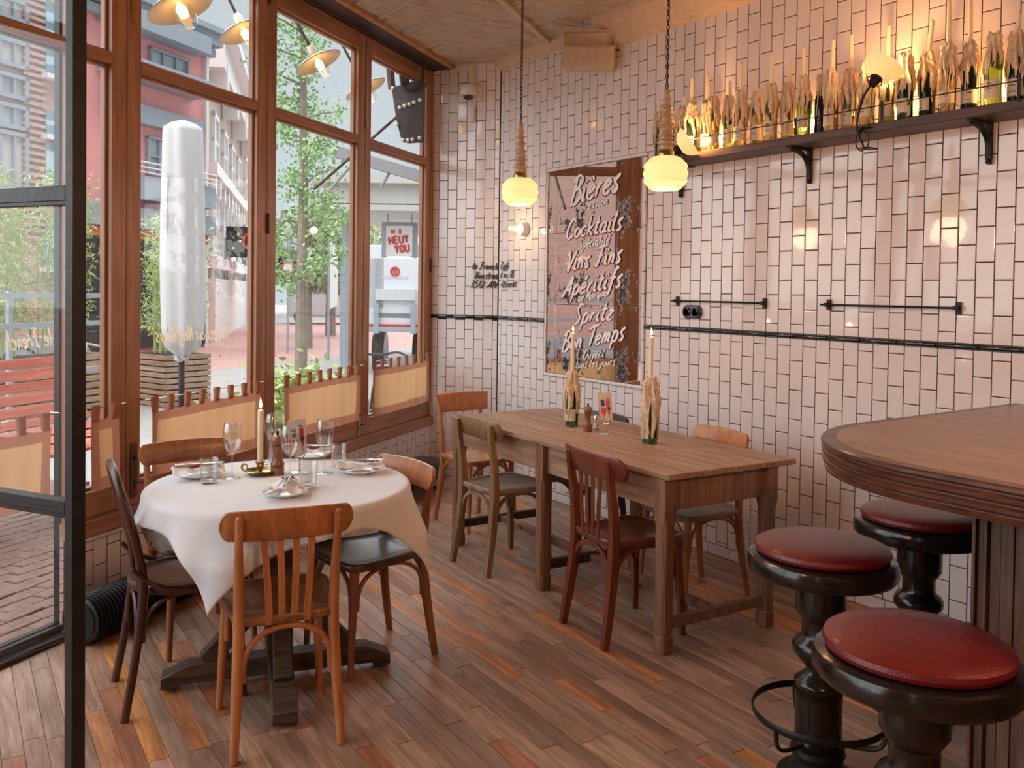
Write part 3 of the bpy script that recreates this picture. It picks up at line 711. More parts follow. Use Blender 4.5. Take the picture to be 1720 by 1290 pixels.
sm=o.modifiers.new('thick','SOLIDIFY'); sm.thickness=.0012; sm.offset=1
TZT=RZT+.0065
# ---------------- stools and bar ----------------
def stool(loc,label,h=.765,rot=0):
    root=thing('bar_stool',label,'stool',(loc[0],loc[1],0),rot,'bar stools with red leather seats')
    R=.232
    mb=MB(); mb.lathe([(.07,h-.105),(R*.86,h-.105),(R*.955,h-.098),(R,h-.083),(R,h-.058),(R*.975,h-.044),(R*.90,h-.036),(R*.5,h-.036),(0,h-.036)],56); obj('seat_ring',mb,M['ebony'],root)
    mb=MB(); mb.lathe([(R*.80,h-.036),(R*.885,h-.030),(R*.90,h-.020),(R*.885,h-.009),(R*.82,h-.001),(R*.65,h+.006),(R*.35,h+.010),(0,h+.011)],56); obj('cushion',mb,M['leather'],root)
    mb=MB(); mb.lathe([(.078,h-.105),(.078,.585),(.078,.545),(.062,.520),(.057,.512),(.057,.470),(.060,.462),(.078,.448),(.086,.432),(.084,.412),(.066,.388),(.044,.366),(.042,.352),(.052,.338),(.074,.322),(.078,.314),(.074,.304),(.073,.295),(.073,.135),(.078,.128)],36); obj('turned_column',mb,M['ebony'],root)
    mb=MB(); mb.lathe([(.066,.128),(.066,.115),(.082,.106),(.086,.09),(.078,.07),(.080,.05),(.095,.022),(.125,.012),(.127,0),(0,0)],40); obj('base',mb,M['iron'],root)
    mb=MB(); mb.tube([(.205*cos(a),.205*sin(a),.215) for a in [2*pi*k/48 for k in range(48)]],[(.012,.004)]*48,8,closed=True,ref=(0,0,1)); fr=obj('foot_ring',mb,M['iron'],root)
    for k in range(3):
        a=k*2*pi/3+.5; d=Vector((cos(a),sin(a),0)); e=Vector((0,0,1)); mb=MB()
        mb.tube(catmull([d*.203+e*.215,d*.198+e*.165,d*.175+e*.138,d*.12+e*.128,d*.07+e*.128],4),[(.008,.006)]*17,8); obj('ring_bracket',mb,M['iron'],fr)
    return root
s1=stool((-1.735,2.412),'red leather bar stool left of the counter, second from the camera')
def dup2(root,loc,label,rz=0): return dup(root,(loc[0],loc[1],0),rz,label)
dup2(s1,(-1.800,3.085),'red leather bar stool farthest back, by the tiled wall under the counter edge',1.1)
dup2(s1,(-1.130,1.935),'red leather bar stool nearest the camera at the bottom right',2.3)
bar=thing('bar_counter','curved bar counter with golden veneer top and reeded dark edge','counter',(-.2,3.0,0))
def outline(off):
    x0,y0,rad=-1.885,2.195,.60; o=[(1.5,YW-.015)]; o.append((x0+off,YW-.015))
    for k in range(21):
        a=pi+pi/2*k/20; rr=rad-off; o.append((x0+rad+rr*cos(a),y0+rad+rr*sin(a)))
    o.append((1.5,y0+off)); return o
def ringo(off,z): return [Vector((x+.2,y-3.0,z)) for x,y in outline(off)]
mb=MB(); mb.stack([ringo(.035,1.0),ringo(.014,1.002),ringo(.010,1.012),ringo(.018,1.018),ringo(.018,1.022),ringo(.006,1.030),ringo(.004,1.040),ringo(.014,1.046),ringo(.014,1.050),ringo(.003,1.058),ringo(.001,1.068),ringo(.011,1.074),ringo(.011,1.078),ringo(.0,1.086),ringo(.0,1.095),ringo(.006,1.100),ringo(.045,1.100)])
obj('reeded_edge',mb,M['baredge'],bar,ang=25)
mb=MB(); mb.stack([ringo(.046,1.096),ringo(.046,1.1012)]); obj('countertop',mb,M['bartop'],bar)
mb=MB(); mb.prism([(-1.225+.2,YW-.02-3),(-1.225+.2,2.415-3),(1.7,2.415-3),(1.7,YW-.02-3)],0,1.0); obj('body',mb,M['barbody'],bar)
x=-1.245; r=random.Random(5)
for w_,d in [(.012,.03),(.016,.018),(.012,.024),(.030,.010),(.036,.014)]+[(.085,.012)]*16:
    mb=MB(); mb.box((x+w_/2+.2,2.415-d/2-3,.5),(w_-.002,d,1.0)); obj('board',mb,M['barbody'],bar,bev=.002); x+=w_
y=2.42
for k in range(16):
    mb=MB(); mb.box((-1.232+.2,y+.045-3,.5),(.014,.087,1.0)); obj('board',mb,M['barbody'],bar,bev=.002); y+=.09
mb=MB(); mb.tube([(-1.3,2.22,.20),(.5,2.22,.20)],.019,14)
for x in (-1.15,-.3,.4): mb.tube([(x,2.22,.20),(x,2.40,.20)],.010,8)
tag(obj('foot_rail',mb,M['brass']),'brass foot rail along the bottom of the bar front','rail')
# ---------------- pendants ----------------
def pendant(loc,label,pw=5):
    root=thing('pendant_lamp',label,'lamp',loc,0,'ribbed glass pendant lamps on chains'); R=.097
    prof=[]; n=36
    for i in range(n+1):
        t=-1+2*i/n; z=.073*t; base=R*(1-abs(t*.86)**3.2)**.6; base*=1+.028*cos(t*.86*pi*4.6)
        prof.append((base,z))
    prof=[(0,-.0735)]+prof
    mb=MB(); mb.lathe(prof,48); obj('glass_globe',mb,M['globe'],root)
    mb=MB(); mb.lathe([(.036,.070),(.038,.076),(.034,.098),(.030,.104)],28); obj('brass_collar',mb,M['brass'],root)
    st=[(.030,.104)]; z=.104
    for rr,hh in ((.034,.022),(.040,.012),(.030,.020),(.038,.010),(.030,.026),(.033,.014),(.024,.022),(.029,.010),(.021,.020),(.026,.010),(.017,.018),(.022,.008),(.013,.018),(.016,.012)):
        st+=[(rr*.82,z+.001),(rr,z+hh*.35),(rr,z+hh*.7),(rr*.82,z+hh)]; z+=hh*1.2
    st+=[(.006,z+.004),(0,z+.006)]
    mb=MB(); mb.lathe(st,28); obj('turned_stem',mb,M['stem'],root)
    zt=ZC-loc[2]-.01; mb=MB(); k=0; zz=z+.004
    while zz<zt:
        a=k%2*pi/2; d=Vector((cos(a+.4),sin(a+.4),0)); pts=[]
        for q in range(10): t=2*pi*q/10; pts.append(d*(.0062*cos(t))+Vector((0,0,zz+.0125+.0135*sin(t))))
        mb.tube(pts,.0021,5,closed=True); zz+=.0215; k+=1
    mb.tube([(0.002,0,z),(0.004,.003,(z+zt)/2),(0,0,zt)],.0016,5)
    mb.lathe([(.03,zt-.01),(.035,zt),(.035,zt+.012),(0,zt+.012)],16)
    obj('chain',mb,M['iron'],root)
    light('pendant_glow','POINT',(loc[0],loc[1],loc[2]-.14),pw,(1,.53,.27),shadow_soft_size=.09)
    return root
pendant((-3.915,2.735,2.088),'ribbed glowing glass pendant on a chain, left of the mirror')
pendant((-2.845,2.775,2.083),'ribbed glowing glass pendant on a chain, right one overlapping the candle shelf')
pendant((-.35,2.75,2.10),'ribbed glowing glass pendant above the bar counter, outside the picture on the right',31)
pendant((-.10,1.20,2.20),'ribbed glowing glass pendant nearest the bar stools, outside the picture on the right',31)
pendant((-1.2,-.9,2.20),'ribbed glowing glass pendant behind the photographer',38)
# ---------------- brush lettering ----------------
_b=[(.42,.42),(.3,.52),(.12,.45),(.05,.2),(.15,.02),(.3,.08),(.42,.38)]
_e=[(.06,.24),(.3,.32),(.36,.45),(.24,.53),(.08,.38),(.06,.15),(.18,.02),(.42,.1)]
GL={'a':(.55,[_b,[(.43,.52),(.38,.15),(.45,.02),(.55,.08)]]),'b':(.5,[[(.1,1),(.08,.4),(.1,.05),(.3,.02),(.42,.2),(.38,.42),(.25,.5),(.1,.38)]]),
'c':(.42,[[(.38,.42),(.28,.52),(.1,.42),(.05,.2),(.15,.02),(.4,.08)]]),'d':(.55,[_b,[(.44,1),(.4,.3),(.42,.03),(.54,.05)]]),'e':(.44,[_e]),
'é':(.44,[_e,[(.22,.68),(.38,.86)]]),'è':(.44,[_e,[(.16,.86),(.3,.68)]]),
'f':(.4,[[(.48,.9),(.38,1),(.27,.85),(.2,.3),(.14,-.2),(.03,-.3)],[(.05,.5),(.42,.54)]]),'g':(.52,[_b,[(.44,.5),(.4,0),(.32,-.28),(.15,-.35),(.03,-.22)]]),
'h':(.52,[[(.12,1),(.07,.02)],[(.08,.3),(.25,.5),(.36,.45),(.34,.15),(.4,.02),(.52,.06)]]),'i':(.24,[[(.1,.5),(.07,.15),(.13,.02),(.24,.06)],[(.13,.70),(.16,.77)]]),
'j':(.24,[[(.15,.5),(.12,-.1),(.02,-.32),(-.1,-.25)],[(.18,.70),(.21,.77)]]),'k':(.48,[[(.12,1),(.07,.02)],[(.4,.5),(.1,.25),(.25,.2),(.38,.02),(.48,.05)]]),
'l':(.25,[[(.17,1),(.08,.4),(.1,.05),(.24,.04)]]),'m':(.64,[[(.08,.5),(.06,.02)],[(.07,.3),(.2,.5),(.29,.42),(.27,.02)],[(.28,.3),(.43,.5),(.52,.42),(.49,.1),(.6,.04)]]),
'n':(.44,[[(.08,.5),(.06,.02)],[(.07,.3),(.22,.5),(.33,.42),(.31,.1),(.42,.04)]]),'o':(.43,[[(.22,.5),(.08,.4),(.05,.18),(.18,.02),(.36,.12),(.38,.36),(.22,.5)]]),
'p':(.46,[[(.1,.55),(.03,-.38)],[(.09,.35),(.24,.52),(.4,.4),(.36,.12),(.2,.02),(.08,.12)]]),'q':(.5,[_b,[(.43,.5),(.38,-.38),(.5,-.2)]]),
'r':(.36,[[(.08,.5),(.06,.02)],[(.07,.3),(.2,.48),(.34,.46)]]),'s':(.38,[[(.36,.6),(.2,.5),(.12,.4),(.2,.28),(.3,.14),(.18,.0),(.02,.06)]]),
't':(.34,[[(.2,.9),(.12,.2),(.18,.02),(.33,.08)],[(.02,.55),(.36,.60)]]),'u':(.46,[[(.08,.5),(.06,.15),(.16,.02),(.3,.12),(.36,.4)],[(.38,.5),(.34,.12),(.45,.03)]]),
'v':(.38,[[(.06,.5),(.14,.03),(.2,.05),(.37,.52)]]),'z':(.4,[[(.06,.46),(.34,.48),(.05,.04),(.38,.02)]]),
'A':(.66,[[(.0,-.05),(.2,.3),(.52,1),(.5,.4),(.55,0)],[(.08,.3),(.64,.38)]]),'B':(.6,[[(.2,1),(.08,-.08)],[(.0,.82),(.3,1.04),(.54,.85),(.35,.58),(.18,.52),(.47,.5),(.54,.2),(.3,-.02),(.06,.06)]]),
'C':(.6,[[(.58,.80),(.47,1),(.22,.88),(.05,.4),(.2,.0),(.6,.14)]]),'F':(.62,[[(.1,.88),(.3,.98),(.72,.96)],[(.40,.96),(.3,.4),(.2,.0),(.02,.1)],[(.16,.5),(.54,.53)]]),
'M':(.64,[[(.04,0),(.16,.95),(.3,.3),(.52,.95),(.56,.02),(.64,.05)]]),'N':(.6,[[(.02,-.02),(.14,.95),(.40,.02),(.56,1.05)]]),
'O':(.6,[[(.35,1),(.12,.8),(.05,.35),(.2,0),(.48,.2),(.55,.65),(.35,1),(.2,.9)]]),'S':(.56,[[(.62,.88),(.42,1.02),(.2,.85),(.3,.55),(.44,.3),(.28,.0),(.0,.12)]]),
'T':(.58,[[(.0,.84),(.3,.98),(.76,1.0)],[(.42,.96),(.3,.3),(.26,0)]]),'U':(.62,[[(.06,.85),(.14,.97),(.08,.3),(.2,.02),(.42,.2),(.52,.95)],[(.54,.95),(.48,.1),(.6,.03)]]),
'V':(.56,[[(.0,.80),(.14,.98),(.2,.5),(.24,-.02),(.42,.5),(.66,1.02)]]),'R':(.58,[[(.2,1),(.1,0)],[(.04,.84),(.35,1),(.5,.8),(.35,.55),(.18,.5),(.35,.25),(.58,0)]]),
'1':(.3,[[(.08,.8),(.22,.98),(.14,0)]]),'2':(.46,[[(.08,.8),(.22,.98),(.38,.8),(.25,.4),(.04,.02),(.44,.06)]]),'3':(.44,[[(.08,.9),(.25,1),(.38,.8),(.18,.55),(.38,.3),(.22,0),(.0,.1)]]),
'5':(.44,[[(.44,.99),(.14,.95),(.1,.58),(.3,.58),(.4,.3),(.22,0),(.0,.08)]]),'8':(.46,[[(.25,.55),(.1,.78),(.25,1),(.4,.78),(.25,.55),(.06,.25),(.22,0),(.42,.22),(.25,.55)]]),
'~':(.5,[[(.04,.3),(.15,.44),(.3,.28),(.45,.44)]]),' ':(.26,[])}
LC=[0]
def lettering(mb,s,p0,p1,up,h,wt=.085,slant=.28,out=None,mirror=False,d=0):
    """write s along p0->p1 (3-D), cap height h; flat paint lifted by d along out"""
    p0=Vector(p0);p1=Vector(p1);ax=p1-p0; W=ax.length; ax.normalize(); up=Vector(up); out=Vector(out)
    tot=sum(GL[c][0]+.06 for c in s); sx=W/(tot*h); x=0
    for c in s:
        w_,st=GL[c]
        for P in st:
            q=catmull([((x+a+slant*b)*h*sx,b*h,0) for a,b in P],5); L=[];Rr=[]; LC[0]+=1; lift=(LC[0]%40)*1e-5*3
            for i,pt in enumerate(q):
                t=(q[min(i+1,len(q)-1)]-q[max(i-1,0)]).normalized(); n=Vector((-t.y,t.x,0)); k=wt*h*(.35+.65*abs(t.dot(Vector((.45,.89,0)))))*.5
                e=min(i,len(q)-1-i); k*=min(1,.45+.3*e)
                f=lambda v:(p0+ax*v.x+up*v.y+out*(.0008+d+lift+i*4e-6))
                L.append(f(pt+n*k)); Rr.append(f(pt-n*k))
            m=len(q); mb.add(L+Rr,[(i,i+1,m+i+1,m+i) for i in range(m-1)])
        x+=w_+.06
    return mb
# ---------------- mirror ----------------
mm,nt,bs=new('antique_mirror'); N_=nt.nodes; L_=nt.links
tc=N_.new('ShaderNodeTexCoord'); n1=N_.new('ShaderNodeTexNoise'); n1.inputs['Scale'].default_value=9; n1.inputs['Detail'].default_value=9; n1.inputs['Roughness'].default_value=.75
L_.new(tc.outputs['Object'],n1.inputs['Vector']); n2=N_.new('ShaderNodeTexNoise'); n2.inputs['Scale'].default_value=1.9; n2.inputs['Detail'].default_value=2; L_.new(tc.outputs['Object'],n2.inputs['Vector'])
ad=N_.new('ShaderNodeMath'); ad.operation='MULTIPLY_ADD'; ad.inputs[1].default_value=.55; L_.new(n2.outputs[0],ad.inputs[0]); L_.new(n1.outputs[0],ad.inputs[2])
rr=N_.new('ShaderNodeValToRGB'); e=rr.color_ramp.elements; e[0].position=.86; e[1].position=.90; e[0].color=(0,0,0,1); e[1].color=(1,1,1,1); L_.new(ad.outputs[0],rr.inputs[0])
mc=N_.new('ShaderNodeMix'); mc.data_type='RGBA'; L_.new(rr.outputs[0],mc.inputs[0]); mc.inputs[6].default_value=(.80,.76,.72,1); mc.inputs[7].default_value=(.022,.014,.012,1); L_.new(mc.outputs[2],bs.inputs['Base Color'])
mr=N_.new('ShaderNodeMapRange'); mr.inputs['To Min'].default_value=.03; mr.inputs['To Max'].default_value=.6; L_.new(rr.outputs[0],mr.inputs['Value']); L_.new(mr.outputs[0],bs.inputs['Roughness'])
m3=N_.new('ShaderNodeMapRange'); m3.inputs['To Min'].default_value=1; m3.inputs['To Max'].default_value=0; L_.new(rr.outputs[0],m3.inputs['Value']); L_.new(m3.outputs[0],bs.inputs['Metallic'])
MT=thing('wall_mirror','tall antique spotted mirror with white brush lettering set in the tiled wall','mirror',(0,YW,0))
xs=[MIR[0],-5.17,-4.49,MIR[1]]; zs=[MIR[2],1.455,1.975,MIR[3]]
r=random.Random(3)
for i in range(3):
    for j in range(3):
        mb=MB(); mb.box((0,0,0),(xs[i+1]-xs[i]-.003,.006,zs[j+1]-zs[j]-.003)); o=obj('mirror_plate',mb,mm,MT,bev=.001); o.location=((xs[i]+xs[i+1])/2,-.006,(zs[j]+zs[j+1])/2); o.rotation_euler=(r.gauss(0,.0015),0,r.gauss(0,.002))
YT=YW-.0125
wl_,rl_=MB(),MB()
for s,a,b_,h in (('Bières',(957,345),(1040,320),43),('pression',(975,356),(1021,343),15),('Cocktails',(950,402),(1045,385),31),('Spécialité',(971,419),(1024,409),17),('Vins Fins',(949,456),(1044,440),31),('Apéritifs',(944,499),(1044,481),31),('de Marque',(970,507),(1019,497),15),('Spritz',(961,545),(1030,536),31),('Bon Temps',(943,591),(1049,570),31),('Ouvert',(979,604),(1015,599),15),('tous les jours',(966,619),(1034,613),14)):
    P0,P1=aty(*a,YT),aty(*b_,YT); hh=(P0-aty(a[0],a[1]-h,YT)).length
    if h>20: lettering(rl_,s,P0+Vector((-.010,0,-.008)),P1+Vector((-.010,0,-.008)),(0,0,1),hh,.15,.30,(0,-1,0))
    lettering(wl_,s,P0,P1,(0,0,1),hh,.165 if h>20 else .15,.30,(0,-1,0),d=.0014)
def shift(mb,v): mb.v=[(a+v[0],b+v[1],c+v[2]) for a,b,c in mb.v]; return mb
obj('red_lettering',shift(rl_,(0,-YW,0)),M['rpaint'],MT); obj('white_lettering',shift(wl_,(0,-YW,0)),M['wpaint'],MT)
# address lettering round the corner of the tiled walls
def on_short(x,y,off=.0098):
    rr_=ray(x,y); P=C1+nS*off; t=(P-CAM).dot(nS)/rr_.dot(nS); return CAM+rr_*t
mb=MB()
for s,a,b_,h in (('le French',(793,452),(837,453),12),('Voorstraa',(797,468),(837,468),12),('3512 AN',(789,483),(835,484),12)):
    P0,P1=on_short(*a),on_short(*b_); lettering(mb,s,P0,P1,(0,0,1),(P0-on_short(a[0],a[1]-h)).length,.18,.3,nS)
for s,a,b_,h in (('Café',(841,452),(854,452),12),('t no 18',(840,467),(862,466),12),('~Utrecht',(839,483),(867,482),12)):
    P0,P1=aty(*a,YW-.0102),aty(*b_,YW-.0102); lettering(mb,s,P0,P1,(0,0,1),(P0-aty(a[0],a[1]-h,YW-.0102)).length,.18,.3,(0,-1,0))
tag(obj('wall_lettering',mb,M['ink']),'black brush-script address painted on the white tiles left of the mirror','lettering')
fabric(M['gold'],(.95,.80,.55))
# gold lettering on the window panes, reads mirrored from inside
mb=MB()
def on_f(x,y,n=-.04):
    rr_=ray(x,y); P=C1+NV*n; t=(P-CAM).dot(NV)/rr_.dot(NV); return CAM+rr_*t
lettering(mb,'Respect our Neighbours',on_f(385,568),on_f(262,575),(0,0,1),.085,.10,.3,NV)
tag(obj('window_lettering',mb,M['gold']),'gold script lettering on the window pane across the white parasol, reversed from inside','lettering')
mb=MB(); lettering(mb,'le French',on_f(88,580),on_f(8,590),(0,0,1),.085,.10,.3,NV)
tag(obj('window_lettering',mb,M['gold']),'gold script lettering on the left pane behind the black door post, reversed from inside','lettering')
# ---------------- wax bottles ----------------
def glassmat(name,col,tr=.85,rough=.03): return mat(name,col,rough,trans=tr,ior=1.35)
BG=[glassmat('green_bottle_glass',(.10,.17,.05)),glassmat('pale_bottle_glass',(.55,.50,.28)),glassmat('dark_bottle_glass',(.012,.02,.015),.3),glassmat('bright_green_bottle_glass',(.28,.50,.10)),mat('black_bottle',(.008,.010,.012),.1)]
M['label']=mat('paper_label',(.66,.58,.47),.6,var=.06,nscale=30); M['labelink']=mat('label_print',(.10,.08,.09),.6); M['labelblue']=mat('blue_label',(.05,.07,.18),.6)
BP=[(0,.003),(.022,.0),(.034,.002),(.0365,.008),(.0365,.185),(.034,.205),(.024,.232),(.0155,.248),(.0138,.26),(.0135,.292),(.0155,.294),(.0155,.304),(.013,.306)]
def brad(z):
    for (a,b),(c,d) in zip(BP[2:],BP[3:]):
        if b<=z<=d: return a+(c-a)*(z-b)/max(1e-6,d-b)
    return .013
def bottle(x,y,z,label,glass,seed,cand=.0,lean=0,group=None,wax=1.0,lab=True,sc=1.0,lit=False,blue=False,ztop=.318,rz=0):
    r=random.Random(seed); root=thing('wax_bottle',label,'bottle',(x,y,z),rz,group); root.scale=(sc,sc,sc)
    mb=MB(); mb.lathe(BP,28); obj('bottle_glass',mb,glass,root,ang=60)
    if lab:
        z0,z1=r.uniform(.028,.045),r.uniform(.095,.125); a0=r.uniform(-1.3,-.9)-pi/2; a1=a0+r.uniform(2.0,2.5); mb=MB(); vs=[];fs=[]
        n=14
        for i in range(n+1):
            a=a0+(a1-a0)*i/n; vs+=[(.0372*cos(a),.0372*sin(a),z0),(.0372*cos(a),.0372*sin(a),z1)]
            if i<n: fs.append((2*i,2*i+2,2*i+3,2*i+1))
        mb.add(vs,fs); lb=obj('label',mb,M['label'],root)
        mb=MB()
        for q in range(4):
            zz=z1-.015-q*.014*r.uniform(.8,1.2); wd=r.uniform(.25,.8); am=(a0+a1)/2; hh=r.choice([.0015,.0022,.005]) if q else .006
            vs=[];fs=[]
            for i in range(7):
                a=am-wd/2+wd*i/6; vs+=[(.0375*cos(a),.0375*sin(a),zz-hh/2),(.0375*cos(a),.0375*sin(a),zz+hh/2)]
                if i<6: fs.append((2*i,2*i+2,2*i+3,2*i+1))
            mb.add(vs,fs)
        obj('label_print',mb,M['labelblue'] if blue else M['labelink'],lb)
    if wax:
        n=44; m=22; vs=[];fs=[]; nd=r.randint(5,8); ph=[r.uniform(0,6.28) for _ in range(6)]; low=[]
        base=.30-.13*wax
        for k in range(n):
            a=2*pi*k/n; v=.045*sin(a*nd+ph[0])+.030*sin(a*(nd+3)+ph[1])+.02*sin(a*2+ph[2])+r.uniform(-.012,.012); low.append(max(.03,min(.27,base+v*wax)))
        for k in range(n):
            a=2*pi*k/n
            for j in range(m+1):
                t=j/m; zt_=ztop+.010*sin(a*3+ph[5])+.006*sin(a*7+ph[3]); zz=zt_+(low[k]-zt_)*t; b=brad(min(max(zz,0),.305))
                lump=.0045*sin(a*nd+ph[0]+pi)+.0030*sin(a*11+zz*40+ph[3])+.002*sin(zz*180+a*5+ph[4])+r.uniform(-.0008,.0008)
                nk=min(1,max(0,(zz-.19)/.05)); th=(.0055+.0095*nk+lump*1.25)*(1-t**6)*min(1,.55+t*4)
                rad=b+max(.0007,th*wax**.5); tw=.15*sin(zz*30+ph[5]); vs.append((rad*cos(a+tw),rad*sin(a+tw),zz))
        for k in range(n):
            for j in range(m):
                a_=k*(m+1)+j; b_=((k+1)%n)*(m+1)+j; fs.append((a_,a_+1,b_+1,b_))
        fs.append(tuple(k*(m+1) for k in range(n))); mb=MB(); mb.add(vs,fs)
        for q in range(9):
            a=r.uniform(0,6.28); zt=r.uniform(.20,.30); zl=max(.02,zt-r.uniform(.06,.20)*wax); rr_=lambda zz:brad(zz)+.0035
            mb.tube([((rr_(zz)+.001)*cos(a+.08*sin(zz*40)),(rr_(zz)+.001)*sin(a+.08*sin(zz*40)),zz) for zz in [zt+(zl-zt)*i/8 for i in range(9)]],[.0035,.004,.0032,.003,.003,.0028,.003,.0038,.0028],6)
        obj('dripped_wax',mb,M['drip'],root,ang=80)
    if cand:
        z0=.300; ln=Vector((lean,0,1)).normalized(); p0=Vector((0,0,z0)); mb=MB(); mb.tube([p0,p0+ln*.02,p0+ln*(cand-.006),p0+ln*cand],[.0115,.0112,.0105,.006],16); c_=obj('candle',mb,M['wax'],root)
        top=p0+ln*cand; mb=MB(); mb.tube([top-ln*.002,top+ln*.009],.0009,5); obj('wick',mb,M['ink'],c_)
        if lit:
            mb=MB(); mb.lathe([(0,0),(.0035,.003),(.0052,.010),(.0038,.020),(.0015,.030),(0,.036)],12,c=top+Vector((0,0,.006))); obj('flame',mb,M['flame'],c_)
            light('candle_glow','POINT',(x,y,z+sc*(top.z+.045)),.6,(1,.58,.25),shadow_soft_size=.012)
    return root
SHZ=2.367
mb=MB(); mb.box((-1.45,YW-.105,SHZ-.022),(5.05,.205,.044)); tag(obj('shelf',mb,M['shelf'],bev=.004),'long dark wooden shelf high on the tiled wall full of wax bottles','shelf')
ORD='first second third fourth fifth sixth seventh eighth ninth tenth eleventh twelfth thirteenth fourteenth fifteenth sixteenth seventeenth eighteenth nineteenth twentieth twenty-first twenty-second twenty-third twenty-fourth twenty-fifth twenty-sixth'.split()
# px x at base, candle length, glass, wax, lean
SB=[(1107,.10,0,1.1,0),(1126,.0,2,1.0,0),(1144,.09,2,1.0,0),(1164,.17,0,1.1,0),(1184,.19,1,1.0,.0),(1203,0,1,1.0,0),(1220,.11,0,1.1,0),(1245,.18,1,1.2,0),(1270,.0,1,1.0,0),(1296,.20,1,1.1,.0),(1322,.13,1,1.2,.05),(1350,.18,0,1.0,-.04),(1378,.0,4,.6,0),(1397,.18,1,1.1,.03),(1425,.20,1,1.2,0),(1457,.0,1,1.1,0),(1488,.20,0,1.1,0),(1519,.0,2,1.2,0),(1556,.17,2,1.1,.12),(1590,.22,1,1.0,.0),(1627,.26,2,1.0,-.03),(1668,.0,3,.8,0),(1703,.10,2,1.2,.05),(1745,.18,1,1.0,0)]
XB_=[aty(b[0],215,3.802 if k%2 else 3.862).x for k,b in enumerate(SB)]
for it in range(60):
    for k in range(len(XB_)-1):
        for st,mn in ((1,.066),(2,.094)):
            if k+st<len(XB_) and XB_[k+st]-XB_[k]<mn: d_=(mn-XB_[k+st]+XB_[k])/2; XB_[k]-=d_; XB_[k+st]+=d_
for k,(bx,cl,gi,wx,ln) in enumerate(SB):
    yb_=3.802 if k%2 else 3.862; x=XB_[k]
    if k==len(SB)-1: lab='wax bottle at the right end of the shelf, cut by the picture edge'
    else:
        extra={2:'greenish',4:'dark'}; lab='%s wax-dripped bottle from the left end of the high shelf%s'%(ORD[k],', with an unlit candle' if cl else (', plain black glass' if gi==4 else (', clear bright green glass' if gi==3 else ', without a candle')))
    bottle(x,yb_,SHZ,lab,BG[gi],100+k,cand=cl,lean=ln,group='wax-dripped candle bottles on the high shelf',wax=wx*.9,sc=.96,lab=(gi!=4),rz=.2*sin(k*1.7))
# fairy lights behind the bottles
mb=MB(); pts=[(x,3.930+.006*sin(x*9),SHZ+.012+.05*(1+sin(x*13))) for x in [-3.93+.05*i for i in range(85)]]; mb.tube(pts,.0015,5); fl=tag(obj('fairy_light_string',mb,M['iron']),'string of tiny warm lights behind the bottles on the high shelf','lights')
mb=MB()
for i in range(0,85,3): p=Vector(pts[i]); mb.lathe([(0,-.006),(.005,-.002),(.005,.003),(0,.007)],8,c=p)
stuff(obj('light_bead',mb,M['fairy'],fl))
for x in (-3.55,-3.0,-2.45,-1.95): light('fairy_glow','POINT',(x,3.915,SHZ+.09),3.6,(1,.42,.13),shadow_soft_size=.02)
# shelf guard rail and brackets
gr=thing('shelf_rail','thin black iron guard rail along the front of the high shelf','rail',(0,3.742,SHZ))
mb=MB(); mb.tube([(-3.93,0,.075),(1.0,0,.075)],.0028,8); obj('rod',mb,M['iron'],gr)
for x in (-3.92,-2.905,-2.42,-1.808,-.9,0): mb=MB(); mb.box((x,0,.045),(.012,.006,.09 if x!=-1.808 else .11)); obj('post',mb,M['iron'],gr)
for k,(x,lb) in enumerate(((-2.962,'black curved iron bracket under the middle of the high shelf'),(-2.022,'black curved iron bracket under the right end of the high shelf'),(-3.90,'black iron bracket under the left end of the high shelf behind the pendant'))):
    mb=MB(); mb.box((x,YW-.018,SHZ-.125),(.028,.016,.16)); mb.box((x,YW-.10,SHZ-.050),(.028,.18,.012)); 
    mb.tube(catmull([(x,YW-.018,SHZ-.185),(x,YW-.03,SHZ-.12),(x,YW-.08,SHZ-.075),(x,YW-.16,SHZ-.056)],5),[(.016,.012)]*16,8); mb.lathe([(0,-.012),(.012,-.006),(.012,.006),(0,.012)],12,c=(x,YW-.022,SHZ-.215)); mb.box((x,YW-.012,SHZ-.20),(.020,.01,.05))
    tag(obj('shelf_bracket',mb,M['iron'],bev=.002),lb,'bracket','iron shelf brackets')
